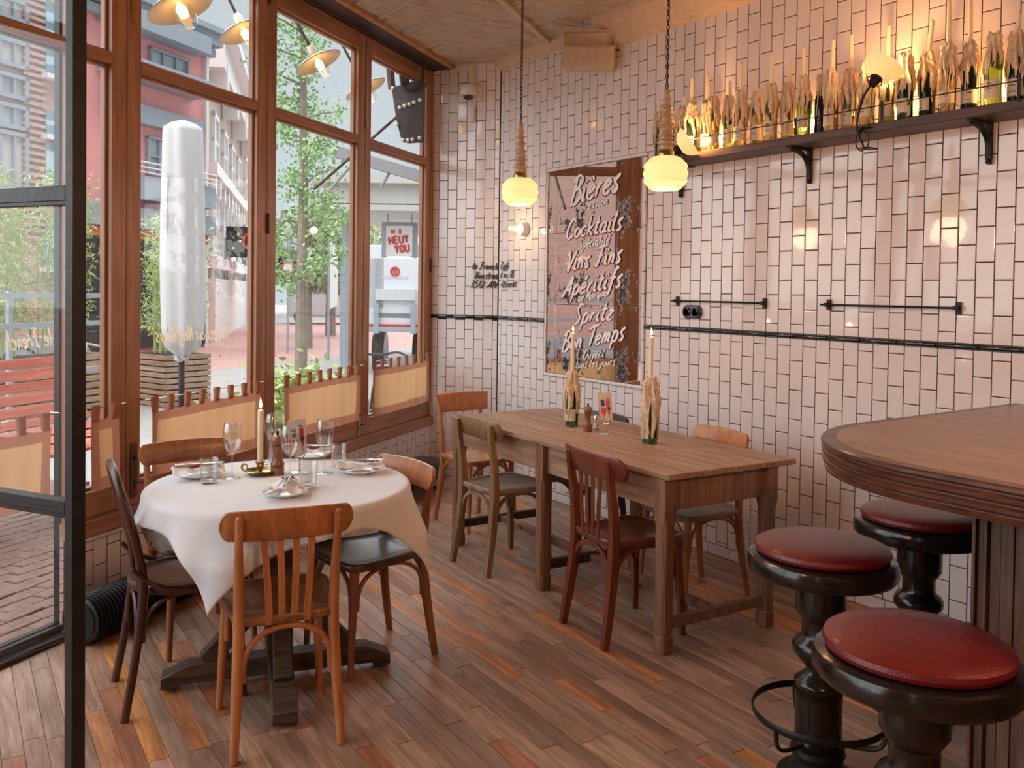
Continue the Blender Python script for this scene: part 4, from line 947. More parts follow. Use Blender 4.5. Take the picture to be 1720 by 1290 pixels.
# clip-on lamps
def cliplamp(label,P,axis,arm,clip):
    root=thing('clip_lamp',label,'lamp',P,0,'clip lamps on the high shelf'); ax=Vector(axis).normalized(); R=ax.to_track_quat('Z','Y').to_matrix()
    mb=MB(); pr=[(.018,0),(.030,.006),(.052,.018),(.072,.036),(.088,.062),(.092,.075),(.089,.075),(.084,.060),(.068,.036),(.048,.020),(.016,.004)]; mb.lathe(pr,36,M=R); obj('glass_shade',mb,M['shade'],root)
    mb=MB(); mb.lathe([(.018,-.035),(.022,-.03),(.024,-.005),(.030,.003),(.030,.008),(.018,.010)],20,M=R); mb.tube([R@Vector((.034*cos(a),.034*sin(a),-.012)) for a in [2*pi*k/20 for k in range(20)]],.0028,6,closed=True); obj('lamp_socket',mb,M['iron'],root)
    mb=MB(); c=R@Vector((0,0,.045)); vs=[]; mb.lathe([(0,-.022),(.014,-.015),(.020,0),(.014,.016),(0,.021)],16,c=c,M=R); obj('bulb',mb,M['bulb'],root)
    mb=MB(); mb.tube(catmull([Vector(a)-Vector(P) for a in arm],6),.0055,8); obj('curved_arm',mb,M['iron'],root)
    mb=MB(); q=Vector(clip)-Vector(P); mb.box(q+Vector((0,.02,.02)),(.05,.09,.006)); mb.box(q+Vector((0,.02,-.075)),(.045,.08,.006)); mb.tube(catmull([q+Vector((0,-.01,.02)),q+Vector((0,-.05,-.02)),q+Vector((0,-.01,-.08))],6),.004,8); mb.tube([q+Vector((.035*cos(a),-.03,-.045+.045*sin(a))) for a in [2*pi*k/20 for k in range(20)]],.0035,6,closed=True); obj('clamp',mb,M['iron'],root)
    light('clip_lamp_glow','POINT',Vector(P)+ax*.085,5,(1,.50,.20),shadow_soft_size=.03)
    return root
P1=aty(1471,133,3.66); K1=aty(1455,222,3.745)
cliplamp('clip-on lamp with tilted opal shade on a curved arm, in front of the shelf bottles',P1,(.16,.50,.75) ,[P1-Vector((.012,.01,.02)),P1+Vector((-.06,.0,-.07)),aty(1441,195,3.69),aty(1440,222,3.70),K1+Vector((0,-.03,.02))],K1)
P2=aty(1140,250,3.66); K2=Vector((P2.x-.03,3.745,SHZ-.0))
cliplamp('clip-on lamp with cone shade at the left end of the shelf behind the pendant',P2,(.52,.50,.50),[P2-Vector((.02,0,.01)),P2+Vector((-.04,.03,-.01)),K2+Vector((0,-.03,.03))],K2)
# ---------------- things on the walls ----------------
for k,(x0,x1,lb) in enumerate(((-3.915,-3.242,'short black iron wall rod above the double socket'),(-2.827,-2.144,'long black iron wall rod right of the double socket'))):
    root=thing('wall_rod',lb,'rod',(0,YW,1.503),0,'iron rods on the tiled wall'); mb=MB(); mb.tube([(x0-.035,-.035,0),(x1+.0,-.035,0)],.0055,8); obj('rod',mb,M['iron'],root)
    for x in (x0,x1): mb=MB(); mb.box((x,-.013,0),(.026,.007,.055)); mb.box((x,-.028,0),(.018,.032,.020)); obj('rod_mount',mb,M['iron'],root,bev=.002)
root=thing('wall_socket','glossy black double wall socket below the short iron rod','socket',(-3.789,YW,1.438))
mb=MB(); mb.prism(rrect(.150,.085,.040),0,.016,Matrix.Translation((0,-.008,0))@Matrix.Rotation(pi/2,4,'X')); obj('cover_plate',mb,M['blacktile'],root,bev=.004)
for x in (-.036,.036):
    mb=MB(); mb.lathe([(.026,0),(.026,.007),(.021,.009),(.019,-.004),(0,-.004)],24,c=(x,-.024,0),M=Matrix.Rotation(pi/2,3,'X')); p=obj('outlet',mb,M['blacktile'],root)
    mb=MB(); [mb.lathe([(.0035,0),(.0035,.001),(0,.001)],8,c=(x+dx,-.0215,0),M=Matrix.Rotation(pi/2,3,'X')) for dx in (-.008,.008)]; obj('pin_hole',mb,M['ink'],p)
SP=aty(880,385,YW-.02); root=thing('wall_sconce','porcelain wall sconce with clear glass bulb left of the mirror','lamp',(SP.x,YW,SP.z))
RX=Matrix.Rotation(pi/2,3,'X')
mb=MB(); mb.lathe([(.052,0),(.052,.02),(.048,.03),(.046,.05),(.034,.055),(0,.055)],28,c=(0,-.006,0),M=RX); obj('porcelain_base',mb,M['china'],root)
mb=MB(); mb.lathe([(.030,.0),(.034,.015),(.052,.045),(.056,.065),(.050,.09),(.030,.108),(0,.114)],28,c=(0,-.055,0),M=RX); obj('glass_cover',mb,M['glass'],root)
mb=MB(); mb.lathe([(.012,0),(.014,.01),(.018,.030),(.016,.045),(.006,.060),(0,.062)],16,c=(0,-.062,0),M=RX); obj('bulb',mb,M['filament'],root)
light('sconce_glow','POINT',(SP.x,YW-.19,SP.z),2.2,(1,.62,.3),shadow_soft_size=.03)
# dome camera on short wall
DP=C1+Vector((.829,.559,0))*.350
root=thing('dome_camera','white dome security camera high on the narrow tiled wall','camera',(DP.x,DP.y,0),RS)
mb=MB(); mb.box((0,-.017,3.30),(.045,.024,.19)); mb.box((-.055,-.013,3.375),(.16,.016,.05)); obj('cable_duct',mb,M['white'],root,bev=.002)
mb=MB(); mb.lathe([(0,.075),(.050,.074),(.062,.066),(.066,.048),(.066,.0),(.060,-.012),(.046,-.016),(0,-.016)],32,c=(0,-.078,3.140)); mb.box((.035,-.024,3.15),(.11,.038,.12)); obj('housing',mb,M['white'],root,bev=.003)
mb=MB(); mb.lathe([(.042,-.015),(.040,-.030),(.028,-.046),(.012,-.053),(0,-.054)],28,c=(0,-.082,3.140)); obj('dome_lens',mb,M['blacktile'],root)
mb=MB(); mb.box((.01,-.022,2.985),(.048,.034,.125)); mb.tube([(0,-.02,3.08),(0,-.02,3.045)],.005,8); obj('cable_box',mb,M['white'],root,bev=.006)
# loudspeaker under the ceiling
A_=at(947,57,3.395); B_=at(1032,53,3.395); vx=(B_-A_); 
SPc=aty(989,91,3.74); ang=atan2((B_-A_).y,(B_-A_).x)
root=thing('wall_speaker','cream painted loudspeaker with mesh grille in the ceiling corner','speaker',(SPc.x,SPc.y,0),radians(49))
def spk():
    d=(SPc-CAM).dot(F_); s_=d/FPX; W_=84*s_; H_=36*s_; z0=SPc.z-.5*44*s_
    mb=MB(); mb.box((0,.065,z0+H_*.5),(W_,.13,H_)); obj('cabinet',mb,M['ceilw'],root,bev=.004)
    mb=MB(); n=26; m=12
    mb.box((0,-.003,z0+H_*.5),(W_*.86,.006,H_*.84)); gm,nt,b=new('perforated_grille')
    tc=nt.nodes.new('ShaderNodeTexCoord'); v=nt.nodes.new('ShaderNodeTexVoronoi'); v.inputs['Scale'].default_value=95; v.inputs['Randomness'].default_value=0; nt.links.new(tc.outputs['Object'],v.inputs['Vector']); rr=nt.nodes.new('ShaderNodeValToRGB'); rr.color_ramp.elements[0].position=.40; rr.color_ramp.elements[1].position=.52; rr.color_ramp.elements[0].color=(.06,.04,.03,1); rr.color_ramp.elements[1].color=(.55,.45,.36,1); nt.links.new(v.outputs[0],rr.inputs[0]); nt.links.new(rr.outputs[0],b.inputs['Base Color'])
    obj('grille',mb,gm,root,bev=.002)
    mb=MB(); mb.box((W_*.34,-.007,z0+H_*.45),(.022,.003,.022)); obj('badge',mb,M['ceilw'],root)
    zt=z0+64*s_
    mb=MB(); 
    for s in (-1,1): mb.box((s*(W_/2+.005),.05,(z0+H_+zt)/2-.04),(.006,.05,zt-z0-H_+.16))
    mb.box((0,.05,zt-.003),(W_+.016,.05,.006)); mb.box((0,.085,(z0+H_+zt)/2+.01),(W_,.006,zt-z0-H_)); obj('bracket',mb,M['ceilw'],root)
    mb=MB(); mb.tube(catmull([(W_/2,.06,z0+H_*.9),(W_/2+.05,.10,z0+H_*1.0),(W_/2+.06,.16,z0+H_*1.4)],5),.006,8); obj('cable',mb,M['iron'],root)
spk()
# ---------------- things on the long table ----------------
def ontable(px_,py_): return at(px_,py_,LZ)
def mill(P,label,s=1.0,group='wooden pepper mills'):
    root=thing('pepper_mill',label,'mill',P,0,group); mb=MB(); mb.lathe([(0,0),(.029*s,0),(.030*s,.008*s),(.030*s,.034*s),(.026*s,.038*s),(.030*s,.043*s),(.030*s,.050*s),(.024*s,.060*s),(.019*s,.085*s),(.021*s,.11*s),(.026*s,.125*s),(.026*s,.130*s),(.022*s,.133*s)],32); obj('body',mb,M['walnut'],root)
    mb=MB(); mb.lathe([(.022*s,.134*s),(.028*s,.140*s),(.030*s,.152*s),(.027*s,.165*s),(.018*s,.174*s),(.008*s,.177*s),(0,.177*s)],32); h=obj('turning_head',mb,M['walnut'],root)
    mb=MB(); mb.lathe([(.005,.176*s),(.005,.186*s),(.007,.190*s),(.003,.196*s),(0,.197*s)],12); obj('top_nut',mb,M['iron'],h); return root
M['card']=mat('kraft_card',(.60,.40,.24),.7); M['cardred']=mat('red_print',(.60,.045,.04),.6); M['cardblue']=mat('navy_print',(.03,.03,.10),.6)
def menu(P,rz,label,s=1.0,card=M['card']):
    root=thing('menu_holder',label,'menu',P,rz,'drinks cards in metal stands'); mb=MB(); mb.lathe([(0,.006),(.010,.006),(.038,.004),(.041,.0015),(.041,0),(0,0)],32); mb.tube([(0,0,.004),(0,0,.055)],.0035,8)
    mb.tube(catmull([(-.022,0,.082),(-.018,0,.065),(0,0,.056),(.018,0,.065),(.022,0,.082),(.013,0,.088)],5),.003,8); obj('stand',mb,M['chrome'],root)
    T=Matrix.Rotation(radians(-4),4,'Y'); mb=MB(); b=T@Vector((0,.004,.150)); mb.box(b,(.084,.0012,.150),T.to_3x3()); c_=obj('card',mb,card,root)
    rd,bl=MB(),MB(); 
    def pr(mb_,poly): mb_.prism(poly,0,.0006,T@Matrix.Translation((0,.003,.150))@Matrix.Rotation(pi/2,4,'X'))
    pr(bl,[(-.028,.035),(-.006,.04),(-.002,.005),(-.022,.0)]); pr(rd,[(.006,.035),(.030,.035),(.030,.002),(.006,.002)]); pr(bl,[(.012,.0),(.034,.0),(.032,-.018),(.014,-.018)]); pr(rd,[(.014,-.019),(.032,-.019),(.027,-.040),(.019,-.040)]); pr(rd,[(-.026,-.008),(.006,-.008),(.004,-.034),(-.004,-.046),(-.016,-.046),(-.024,-.034)]); pr(rd,[(-.011,-.046),(-.008,-.046),(-.008,-.066),(-.011,-.066)]); pr(bl,[(.022,-.04),(.024,-.04),(.024,-.062),(.022,-.062)])
    for q in range(8): pr(rd,[(-.040,-.005-q*.009),(-.034,-.005-q*.009),(-.034,-.011-q*.009),(-.040,-.011-q*.009)])
    for q in range(3): pr(bl,[(.008+q*.007,.045-.003*q),(.013+q*.007,.052-.003*q),(.015+q*.007,.048-.003*q),(.010+q*.007,.041-.003*q)])
    obj('red_print',rd,M['cardred'],c_); obj('blue_print',bl,M['cardblue'],c_); return root
P=ontable(960,716); bottle(P.x,P.y,LZ,'wax-covered wine bottle with lit candle, left one on the long table',BG[0],41,cand=.235,group='lit candle bottles on the long table',wax=1.35,sc=1.0,lit=True,blue=True,rz=.3)
P=ontable(1091,745); bottle(P.x,P.y,LZ,'wax-covered wine bottle with tall lit candle, right one on the long table',BG[0],57,cand=.225,group='lit candle bottles on the long table',wax=1.45,sc=1.04,lit=True,rz=-.3)
mill(ontable(987,725),'wooden pepper mill on the long table between bottle and drinks card',.80)
P=ontable(1001,721); root=thing('salt_shaker','small glass salt shaker beside the pepper mill on the long table','shaker',P)
mb=MB(); mb.lathe([(0,0),(.017,0),(.019,.004),(.016,.05),(.014,.058),(.014,.060)],20); obj('glass_body',mb,M['bandg'],root); mb=MB(); mb.lathe([(0,.003),(.0155,.004),(.014,.035),(0,.037)],16); obj('salt',mb,M['china'],root); mb=MB(); mb.lathe([(.0155,.060),(.0155,.070),(.010,.078),(0,.080)],20); obj('cap',mb,M['chrome'],root)
menu(ontable(1018,730),radians(18),'kraft drinks card with red print in a metal stand on the long table')
# spilled wax crumbs
mb=MB(); r=random.Random(8)
for cx,cy in ((960,722),(1092,750)):
    P=ontable(cx,cy)
    for q in range(60): a,b=r.gauss(0,.06),r.gauss(0,.04); s_=r.uniform(.001,.003); mb.box((P.x+a,P.y+b,LZ+.0008),(s_*2,s_,.0014))
tag(stuff(obj('wax_crumbs',mb,M['drip'])),'crumbs of dripped wax scattered on the long table','wax')
# ---------------- things on the round table ----------------
def onr(px_,py_): return at(px_,py_,TZT)
def wineglass(P,label):
    root=thing('wine_glass',label,'glass',P,0,'wine glasses on the round table'); mb=MB()
    mb.lathe([(0,.0),(.034,.0),(.0345,.0012),(.020,.0035),(.006,.008),(.0038,.016),(.0036,.085),(.005,.096),(.014,.106),(.027,.120),(.0355,.142),(.0385,.162),(.037,.190),(.0315,.225),(.0305,.2255),(.0362,.190),(.0376,.162),(.0346,.143),(.026,.1215),(.012,.109),(0,.106)],40); obj('bowl_and_stem',mb,M['bandg'],root,ang=60); return root
def tumbler(P,label):
    root=thing('water_glass',label,'glass',P,0,'water tumblers on the round table'); mb=MB()
    mb.lathe([(0,0),(.029,0),(.031,.003),(.0355,.098),(.0345,.0985),(.0338,.098),(.0295,.013),(.027,.011),(0,.010)],36); obj('glass_body',mb,M['bandg'],root,ang=60); return root
wineglass(onr(390,803),'wine glass left of the brass candle holder on the round table'); wineglass(onr(459,781),'wine glass behind the lit candle and pepper mill'); wineglass(onr(487,808),'wine glass in front of the drinks card on the round table'); wineglass(onr(545,795),'wine glass on the right of the round table beside a tumbler')
tumbler(onr(351,811),'water tumbler at the left of the round table by a napkin plate'); tumbler(onr(518,819),'water tumbler at the front of the round table by the fork plate'); tumbler(onr(569,784),'water tumbler at the right back of the round table'); tumbler(onr(462,774),'water tumbler mostly hidden behind the candle on the round table')
mill(onr(466,797),'wooden pepper mill beside the brass candle holder on the round table',.93)
menu(onr(486,796)+Vector((.0,.045,0)),radians(100),'drinks card edge-on in a metal stand behind the front wine glass',1.0,mat('white_card',(.75,.72,.68),.6))
P=onr(437,797); root=thing('candle_holder','brass saucer candle holder with ring handle on the round table','candlestick',P)
mb=MB(); mb.lathe([(0,0),(.036,0),(.050,.006),(.062,.016),(.064,.017),(.062,.020),(.050,.010),(.036,.004),(.010,.005),(.007,.012),(.008,.026),(.015,.036),(.016,.048),(.021,.052),(.021,.055),(.013,.054),(.013,.040),(0,.040)],40); obj('saucer',mb,M['brass'],root)
mb=MB(); d=Vector((-.70,-.62,0)).normalized(); mb.tube([d*(.072+.013*cos(a))+Vector((0,0,.026+.013*sin(a))) for a in [2*pi*k/20 for k in range(20)]],[(.0022,.005)]*20,8,closed=True); obj('ring_handle',mb,M['brass'],root)
cz=thing('taper_candle','tall ivory taper candle burning in the brass holder','candle',P+Vector((0,0,.0405)))
mb=MB(); mb.lathe([(0,0),(.0118,0),(.0118,.22),(.0105,.228),(.004,.231),(0,.229)],20); obj('wax_stick',mb,M['wax'],cz); mb=MB(); mb.tube([(0,0,.227),(.001,0,.240)],.0009,5); obj('wick',mb,M['ink'],cz)
mb=MB(); mb.lathe([(0,.234),(.004,.238),(.0062,.247),(.0045,.259),(.0018,.272),(0,.280)],14); obj('flame',mb,M['flame'],cz); light('candle_glow','POINT',P+Vector((0,0,.335)),.9,(1,.58,.25),shadow_soft_size=.015)
def napkin_mesh(seed,L=.20,W=.085):
    r=random.Random(seed); n=26; m=12; vs=[];fs=[]
    for i in range(n+1):
        for j in range(m+1):
            u=i/n-.5; v=j/m-.5; wf=(.55+.9*abs(u)**1.2) ; x=u*L; y=v*W*2*wf; z=.010+.010*cos(v*pi*3+seed)*(.3+abs(u))+.012*(1-abs(v)*2)*(.35+abs(u)*1.2)+.003*sin(u*20+seed)
            vs.append((x,y+.012*sin(u*6+seed),z))
    for i in range(n):
        for j in range(m): a=i*(m+1)+j; fs.append((a,a+m+1,a+m+2,a+1))
    mb=MB(); mb.add(vs,fs); return mb
def setting(P,rz,lp,ln,lf,lk,R=.085,nap=True):
    pl=thing('plate',lp,'plate',P,0,'white plates on the round table'); mb=MB(); mb.lathe([(0,.0),(R*.55,.0),(R*.62,.003),(R*.97,.014),(R,.016),(R*.985,.018),(R*.64,.007),(R*.5,.005),(0,.005)],44); obj('dish',mb,M['china'],pl)
    Q=Vector(P)+Vector((0,0,.019)); nk=thing('napkin',ln,'napkin',Q,rz,'folded napkins on the plates'); mb=napkin_mesh(int(P.x*100)%7); o=obj('folded_linen',mb,M['napkin'],nk,ang=80); s_=o.modifiers.new('t','SOLIDIFY'); s_.thickness=.0015
    mb=MB()
    for xx in (.070,.076): mb.box((xx,0,.030),(.0025,.05,.002))
    obj('woven_stripe',mb,M['stripe'],nk)
    T=Matrix.Rotation(rz,4,'Z')
    for k,(lb,dy) in enumerate(((lf,.010),(lk,-.012))):
        o_=Q+T@Vector((0.0,dy,.036)); nm='fork' if k==0 else 'knife'; root=thing(nm,lb,nm,o_,rz,'cutlery on the napkins'); mb=MB()
        if k==0:
            mb.tube([(-.09,0,0),(-.05,0,.001),(.03,0,.001),(.045,0,0)],[(.0015,.0045),(.0015,.0035),(.0013,.0025),(.0012,.006)],8,ref=(0,0,1)); mb.tube([(.045,0,0),(.055,0,-.001),(.062,0,0)],[(.0012,.0075),(.0011,.011),(.001,.011)],8,ref=(0,0,1))
            for q in range(4): mb.tube([(.061,-.009+q*.006,0),(.095,-.009+q*.006,.005)],.0012,6)
        else: mb.tube([(-.09,0,0),(-.02,0,.001),(.0,0,.001)],[(.0025,.005),(.0028,.0055),(.002,.004)],8,ref=(0,0,1)); mb.tube([(.0,0,.001),(.02,.002,.001),(.085,.001,.002),(.102,-.003,.002)],[(.001,.004),(.0009,.010),(.0009,.009),(.0006,.001)],8,ref=(0,0,1))
        obj('handle_and_head' if k==0 else 'blade_and_handle',mb,M['silver'],root)
setting(onr(333,801),radians(80),'white side plate at the left of the round table','folded napkin with dark stripes on the left plate','fork lying on the left napkin','knife lying on the left napkin')
setting(onr(479,832),radians(150),'white side plate at the front of the round table','folded napkin on the front plate under the fork tines','fork with upright tines on the front plate','knife beside the fork on the front plate')
setting(onr(604,794),radians(70),'white side plate at the right of the round table','folded napkin with dark stripes on the right plate','fork lying on the right napkin','knife lying on the right napkin')
setting(onr(523,768),radians(62),'white side plate at the back of the round table','folded striped napkin on the back plate','fork lying on the back napkin','knife lying on the back napkin')
# ---------------- black steel framed door ----------------
tD=radians(-65.6); DD=(FW*cos(tD)+RT*sin(tD)); DN=Vector((-DD.y,DD.x,0)); 
if DN.dot(FW)<0: DN=-DN
PD=2.2; E0=atd(122,600,PD); E0.z=0
door=struct(link('door_1',None)); door.location=E0; door.rotation_euler=(0,0,atan2(DD.y,DD.x))
sgn=1 if (Vector((-DD.y,DD.x,0))).dot(FW)>0 else -1
def zd(y): return atd(106,y,PD).z
mb=MB(); mb.box((.014,sgn*.020,1.68),(.028,.040,3.36)); obj('post',mb,M['black'],door,bev=.002)
for (a,b,nm) in ((868,846,'rail'),(337,311,'rail')):
    z0,z1=zd(a),zd(b); mb=MB(); mb.box((.50,sgn*.018,(z0+z1)/2),(.944,.036,z1-z0)); mb.box((.50,sgn*.008,z0-.004),(.944,.012,.014)); obj(nm,mb,M['black'],door,bev=.002)
mb=MB(); mb.box((.985,sgn*.020,1.68),(.03,.040,3.36)); obj('post',mb,M['black'],door,bev=.002)
for z0,z1 in ((.09,zd(868)),(zd(846),zd(337)),(zd(311),3.3)):
    mb=MB(); mb.add([(.028,sgn*.02,z0),(.970,sgn*.02,z0),(.970,sgn*.02,z1),(.028,sgn*.02,z1)],[(0,1,2,3)]); obj('pane',mb,M['dglass'],door)
mb=MB(); mb.box((.50,sgn*.018,.05),(.944,.036,.08)); obj('rail',mb,M['black'],door,bev=.002)
# hose along the window wall
mb=MB(); n=232
pts=[];rad=[]
for i in range(n): s=2.55+1.25*i/(n-1); pts.append(tuple(fp(s,.13,.108))); rad.append(.093+(.010,.010,-.006,-.006)[i%4])
mb.tube(pts,rad,24); tag(obj('ribbed_hose',mb,M['rubber'],ang=30),'thick black ribbed hose lying along the tiled window wall','hose')
# black low item with chrome foot behind the right chair
Q=at(690,828,0); root=thing('low_bench','low black padded bench with chrome feet behind the right chair of the round table','bench',(Q.x+.06,Q.y-.0,0),RZF)
mb=MB(); mb.prism(rrect(.62,.26,.05),.10,.235); obj('pad',mb,M['dark'],root,bev=.015)
for x in (-.24,.24): mb=MB(); mb.tube([(x,0,.012),(x,0,.10)],.012,10); mb.tube([(x-.03,-.09,.009),(x-.03,.09,.009)],.008,8); mb.tube([(x+.03,-.09,.009),(x+.03,.09,.009)],.008,8); mb.box((x,0,.012),(.08,.03,.010)); obj('chrome_foot',mb,M['chrome'],root)
Q=at(726,797,0); root=thing('wire_basket','small chrome wire basket on the floor in the tiled corner','basket',(Q.x+.02,Q.y-.03,0))
mb=MB()
for k in range(3): mb.tube([((.085+.01*k)*cos(2*pi*a/28),(.085+.01*k)*sin(2*pi*a/28),.008+.04*k) for a in range(28)],.003,6,closed=True)
for k in range(28): a=2*pi*k/28; mb.tube([(.085*cos(a),.085*sin(a),.006),(.105*cos(a+.1),.105*sin(a+.1),.09)],.0022,5)
obj('wire_rim',mb,M['chrome'],root)
Q=at(706,782,.12); 
# ---------------- outside ----------------
GZ=-.12
M['pave']=mat('street_paving',(.36,.335,.32),.8,var=.12,nscale=3); M['redroad']=mat('red_road',(.50,.27,.24),.8,var=.08,nscale=2); M['brickp']=mat('paving_brick',(.21,.12,.095),.8,var=.35,nscale=22,bump=.4,bscale=60)
mb=MB(); mb.box((-36,10,GZ-.05),(80,90,.1)); mb2=mb
gx=MB(); 
a=fp(-60,-.14,GZ-.1); b=fp(40,-.14,GZ-.1); c=b-NV*90; d=a-NV*90; gx.stack([[a,b,c,d],[p+Vector((0,0,.1)) for p in (a,b,c,d)]]); struct(obj('street_ground',gx,M['pave']))
gx=MB(); a=fp(-60,-6.6,GZ+.002); b=fp(30,-9.5,GZ+.002); c=fp(30,-14.5,GZ+.002); d=fp(-60,-22,GZ+.002); gx.add([a,b,c,d],[(0,1,2,3)]); struct(obj('street_road',gx,M['redroad']))
# brick pavers by the entrance
pav=struct(link('street_pavement',None)); pav.location=C1; pav.rotation_euler=(0,0,RZF)
mb=MB(); i=.004; mb.stack([[Vector((x*(.104-q),y*(.0505-q),z)) for x,y in ((-1,-1),(1,-1),(1,1),(-1,1))] for q,z in ((0,-.03),(0,.012),(.005,.018))]); bm_=mb.mesh('brick',M['brickp'],20)
r=random.Random(6); nn=0; extra_=MB()
for j in range(46):
    for k in range(26):
        s=1.3+k*.213+(j%2)*.106; n_=-.20-j*.105
        if nn>=300:
            if j%1==0: extra_.add([(s+v.co.x,n_+v.co.y,-.055+v.co.z+r.uniform(-.003,.003)) for v in bm_.vertices],[tuple(p.vertices) for p in bm_.polygons])
        else:
            o=link('brick',bm_,pav); o.location=(s,n_,-.055+r.uniform(-.006,.004)); o.rotation_euler=(r.gauss(0,.02),r.gauss(0,.012),r.gauss(0,.02)); nn+=1
stuff(obj('brick',extra_,M['brickp'],pav,ang=20))
mb=MB(); mb.box((4.62,-.05,-.0),(1.9,.16,.05)); struct(obj('threshold',mb,M['steel'],loc=C1,rz=RZF,bev=.006))
# closed parasol
U=atd(306,420,8.0); root=thing('closed_parasol','closed parasol in a white cover standing outside the window','parasol',(U.x,U.y,GZ))
def rg(r_,z,s): return [Vector((r_*(1+.07*sin(5*a+s)+.04*sin(9*a+2*s))*cos(a),r_*(1+.07*sin(5*a+s)+.04*sin(9*a+2*s))*sin(a),z)) for a in [2*pi*k/40 for k in range(40)]]
ztop=atd(306,203,8.0).z-GZ; z0=atd(306,600,8.0).z-GZ; H=ztop-z0
mb=MB(); rr_=[(.05,z0),(.07,z0+.03),(.15,z0+.10),(.178,z0+.3),(.182,z0+.8),(.178,z0+1.3),(.165,z0+1.8),(.160,ztop-.10),(.155,ztop-.07),(.10,ztop-.03),(.02,ztop)]
mb.stack([rg(a*1.02,b,b*.9) for a,b in rr_]); M['cover']=mat('parasol_cover',(.62,.61,.62),.7,var=.05,nscale=5,bump=.3,bscale=7); obj('cover',mb,M['cover'],root,ang=60)
mb=MB(); mb.tube([(.085*cos(t),-.165-.0*t,z0+.3+t*.22) if 0 else (.10+.01*sin(t*3),-.155,z0+.25+t*.2) for t in range(8)],.008,6); obj('zip_seam',mb,M['cover'],root)
mb=MB(); mb.tube([(0,0,0),(0,0,z0+.05)],.028,12); mb.lathe([(.25,0),(.25,.05),(.05,.08),(.04,.3),(0,.3)],20); obj('pole',mb,M['dark'],root)
mb=MB(); [mb.tube([(.055*cos(a+q)+.01*sin(5*a),.055*sin(a+q),z0-.02+.012*q+.02*sin(3*a)) for a in [2*pi*k/16 for k in range(16)]],.008,6,closed=True) for q in range(4)]; obj('tie_rope',mb,M['cover'],root)
# slatted planter with bamboo
M['pine']=wood('weathered_planter_wood',(.36,.22,.14),(.55,.36,.25),.6,(1.5,20,20),.15,.3)
Lf=[mat('bamboo_leaf',(.46,.56,.20),.6,var=.3,nscale=3),mat('ginkgo_leaf',(.34,.55,.22),.6,var=.35,nscale=1.5),mat('far_leaf',(.45,.55,.35),.7,var=.3,nscale=1)]
def leaves(n,fn,size,asp,seed,droop=0):
    r=random.Random(seed); mb=MB(); vs=[];fs=[]
    for k in range(n):
        c=Vector(fn(r)); s=size*r.uniform(.6,1.3); a=r.uniform(0,6.28); e=r.uniform(-1.2,.6)-droop; d=Vector((cos(a)*cos(e),sin(a)*cos(e),sin(e))); u=d.cross(Vector((r.gauss(0,1),r.gauss(0,1),r.gauss(0,1)))).normalized()*s*asp; d*=s; i=len(vs); n_=d.cross(u).normalized()*s*.12
        vs+=[c,c+d*.5+u+n_,c+d,c+d*.5-u+n_]; fs.append((i,i+1,i+2,i+3))
    mb.add(vs,fs); return mb
P=at(237,650,GZ); P2=at(325,640,GZ); PL=atd(281,648,12.5); PL.z=GZ
def planter(loc,w_,d_,h_,label,rz,seed,hb,nl):
    root=thing('planter_box',label,'planter',loc,rz,'slatted wooden planters outside'); n=9
    for k in range(n):
        z=h_*(k+.5)/n
        for y in (-d_/2,d_/2): mb=MB(); mb.box((0,y,z),(w_,.03,h_/n-.018)); obj('slat',mb,M['pine'],root,bev=.004)
        for x in (-w_/2,w_/2): mb=MB(); mb.box((x,0,z),(.03,d_,h_/n-.018)); obj('slat',mb,M['pine'],root,bev=.004)
    mb=MB(); mb.box((0,0,h_*.5),(w_-.05,d_-.05,h_-.04)); obj('liner',mb,M['gap'],root)
    bt=thing('bamboo',label.replace('slatted wooden planter','leafy green bamboo growing in the planter'),'plant',(loc[0],loc[1],loc[2]+h_+.01),rz,'bamboo outside the windows'); r=random.Random(seed)
    st=[(r.uniform(-w_*.42,w_*.42),r.uniform(-d_*.35,d_*.35),r.uniform(.7,1)*hb,r.uniform(-.2,.2),r.uniform(-.1,.1)) for _ in range(26)]
    mb=MB(); [mb.tube([(a,b,0),(a+e*.4,b+f*.4,h*.5),(a+e,b+f,h)],[.010,.008,.003],5) for a,b,h,e,f in st]; stuff(obj('stems',mb,Lf[0],bt))
    def fn(r_): a,b,h,e,f=r_.choice(st); t=r_.uniform(.18,1.02); return (a+e*t+r_.gauss(0,.09),b+f*t+r_.gauss(0,.09),h*t)
    stuff(obj('foliage',leaves(int(nl*1.7),fn,.10,.09,seed,.2),Lf[0],bt)); return root
planter((PL.x,PL.y,GZ),1.0,.7,.72,'slatted wooden planter behind the white parasol',radians(20),3,2.0,2600)
P=atd(40,560,10.5); planter((P.x,P.y,GZ),2.0,.6,.8,'slatted wooden planter behind the red bench',RZF,5,2.3,4200)
# red slatted bench
bn=thing('slatted_bench','long red slatted bench with a curved back outside the left window','bench',fp(0,0,GZ),RZF)
M['red']=wood('red_painted_slat',(.50,.10,.06),(.72,.20,.12),.4,(1,16,16),.12,.1)
Bx=atd(165,640,6.4); s_r=(Bx-C1).dot(AV); n_r=(Bx-C1).dot(NV)
prof=[(0,1.12),(.02,1.04),(.045,.96),(.075,.88),(.11,.80),(.15,.725),(.20,.655),(.26,.60),(.34,.565),(.42,.56),(.50,.57),(.58,.575)]
for k,(dn,z) in enumerate(prof):
    t=Vector((prof[min(k+1,len(prof)-1)][0]-prof[max(k-1,0)][0],prof[min(k+1,len(prof)-1)][1]-prof[max(k-1,0)][1],0)).normalized(); ang=atan2(t.y,t.x)
    mb=MB(); mb.box((s_r+2.4,n_r-.25+dn,z),(4.8,.066,.022),Matrix.Rotation(ang,3,'X')); obj('slat',mb,M['red'],bn,bev=.003)
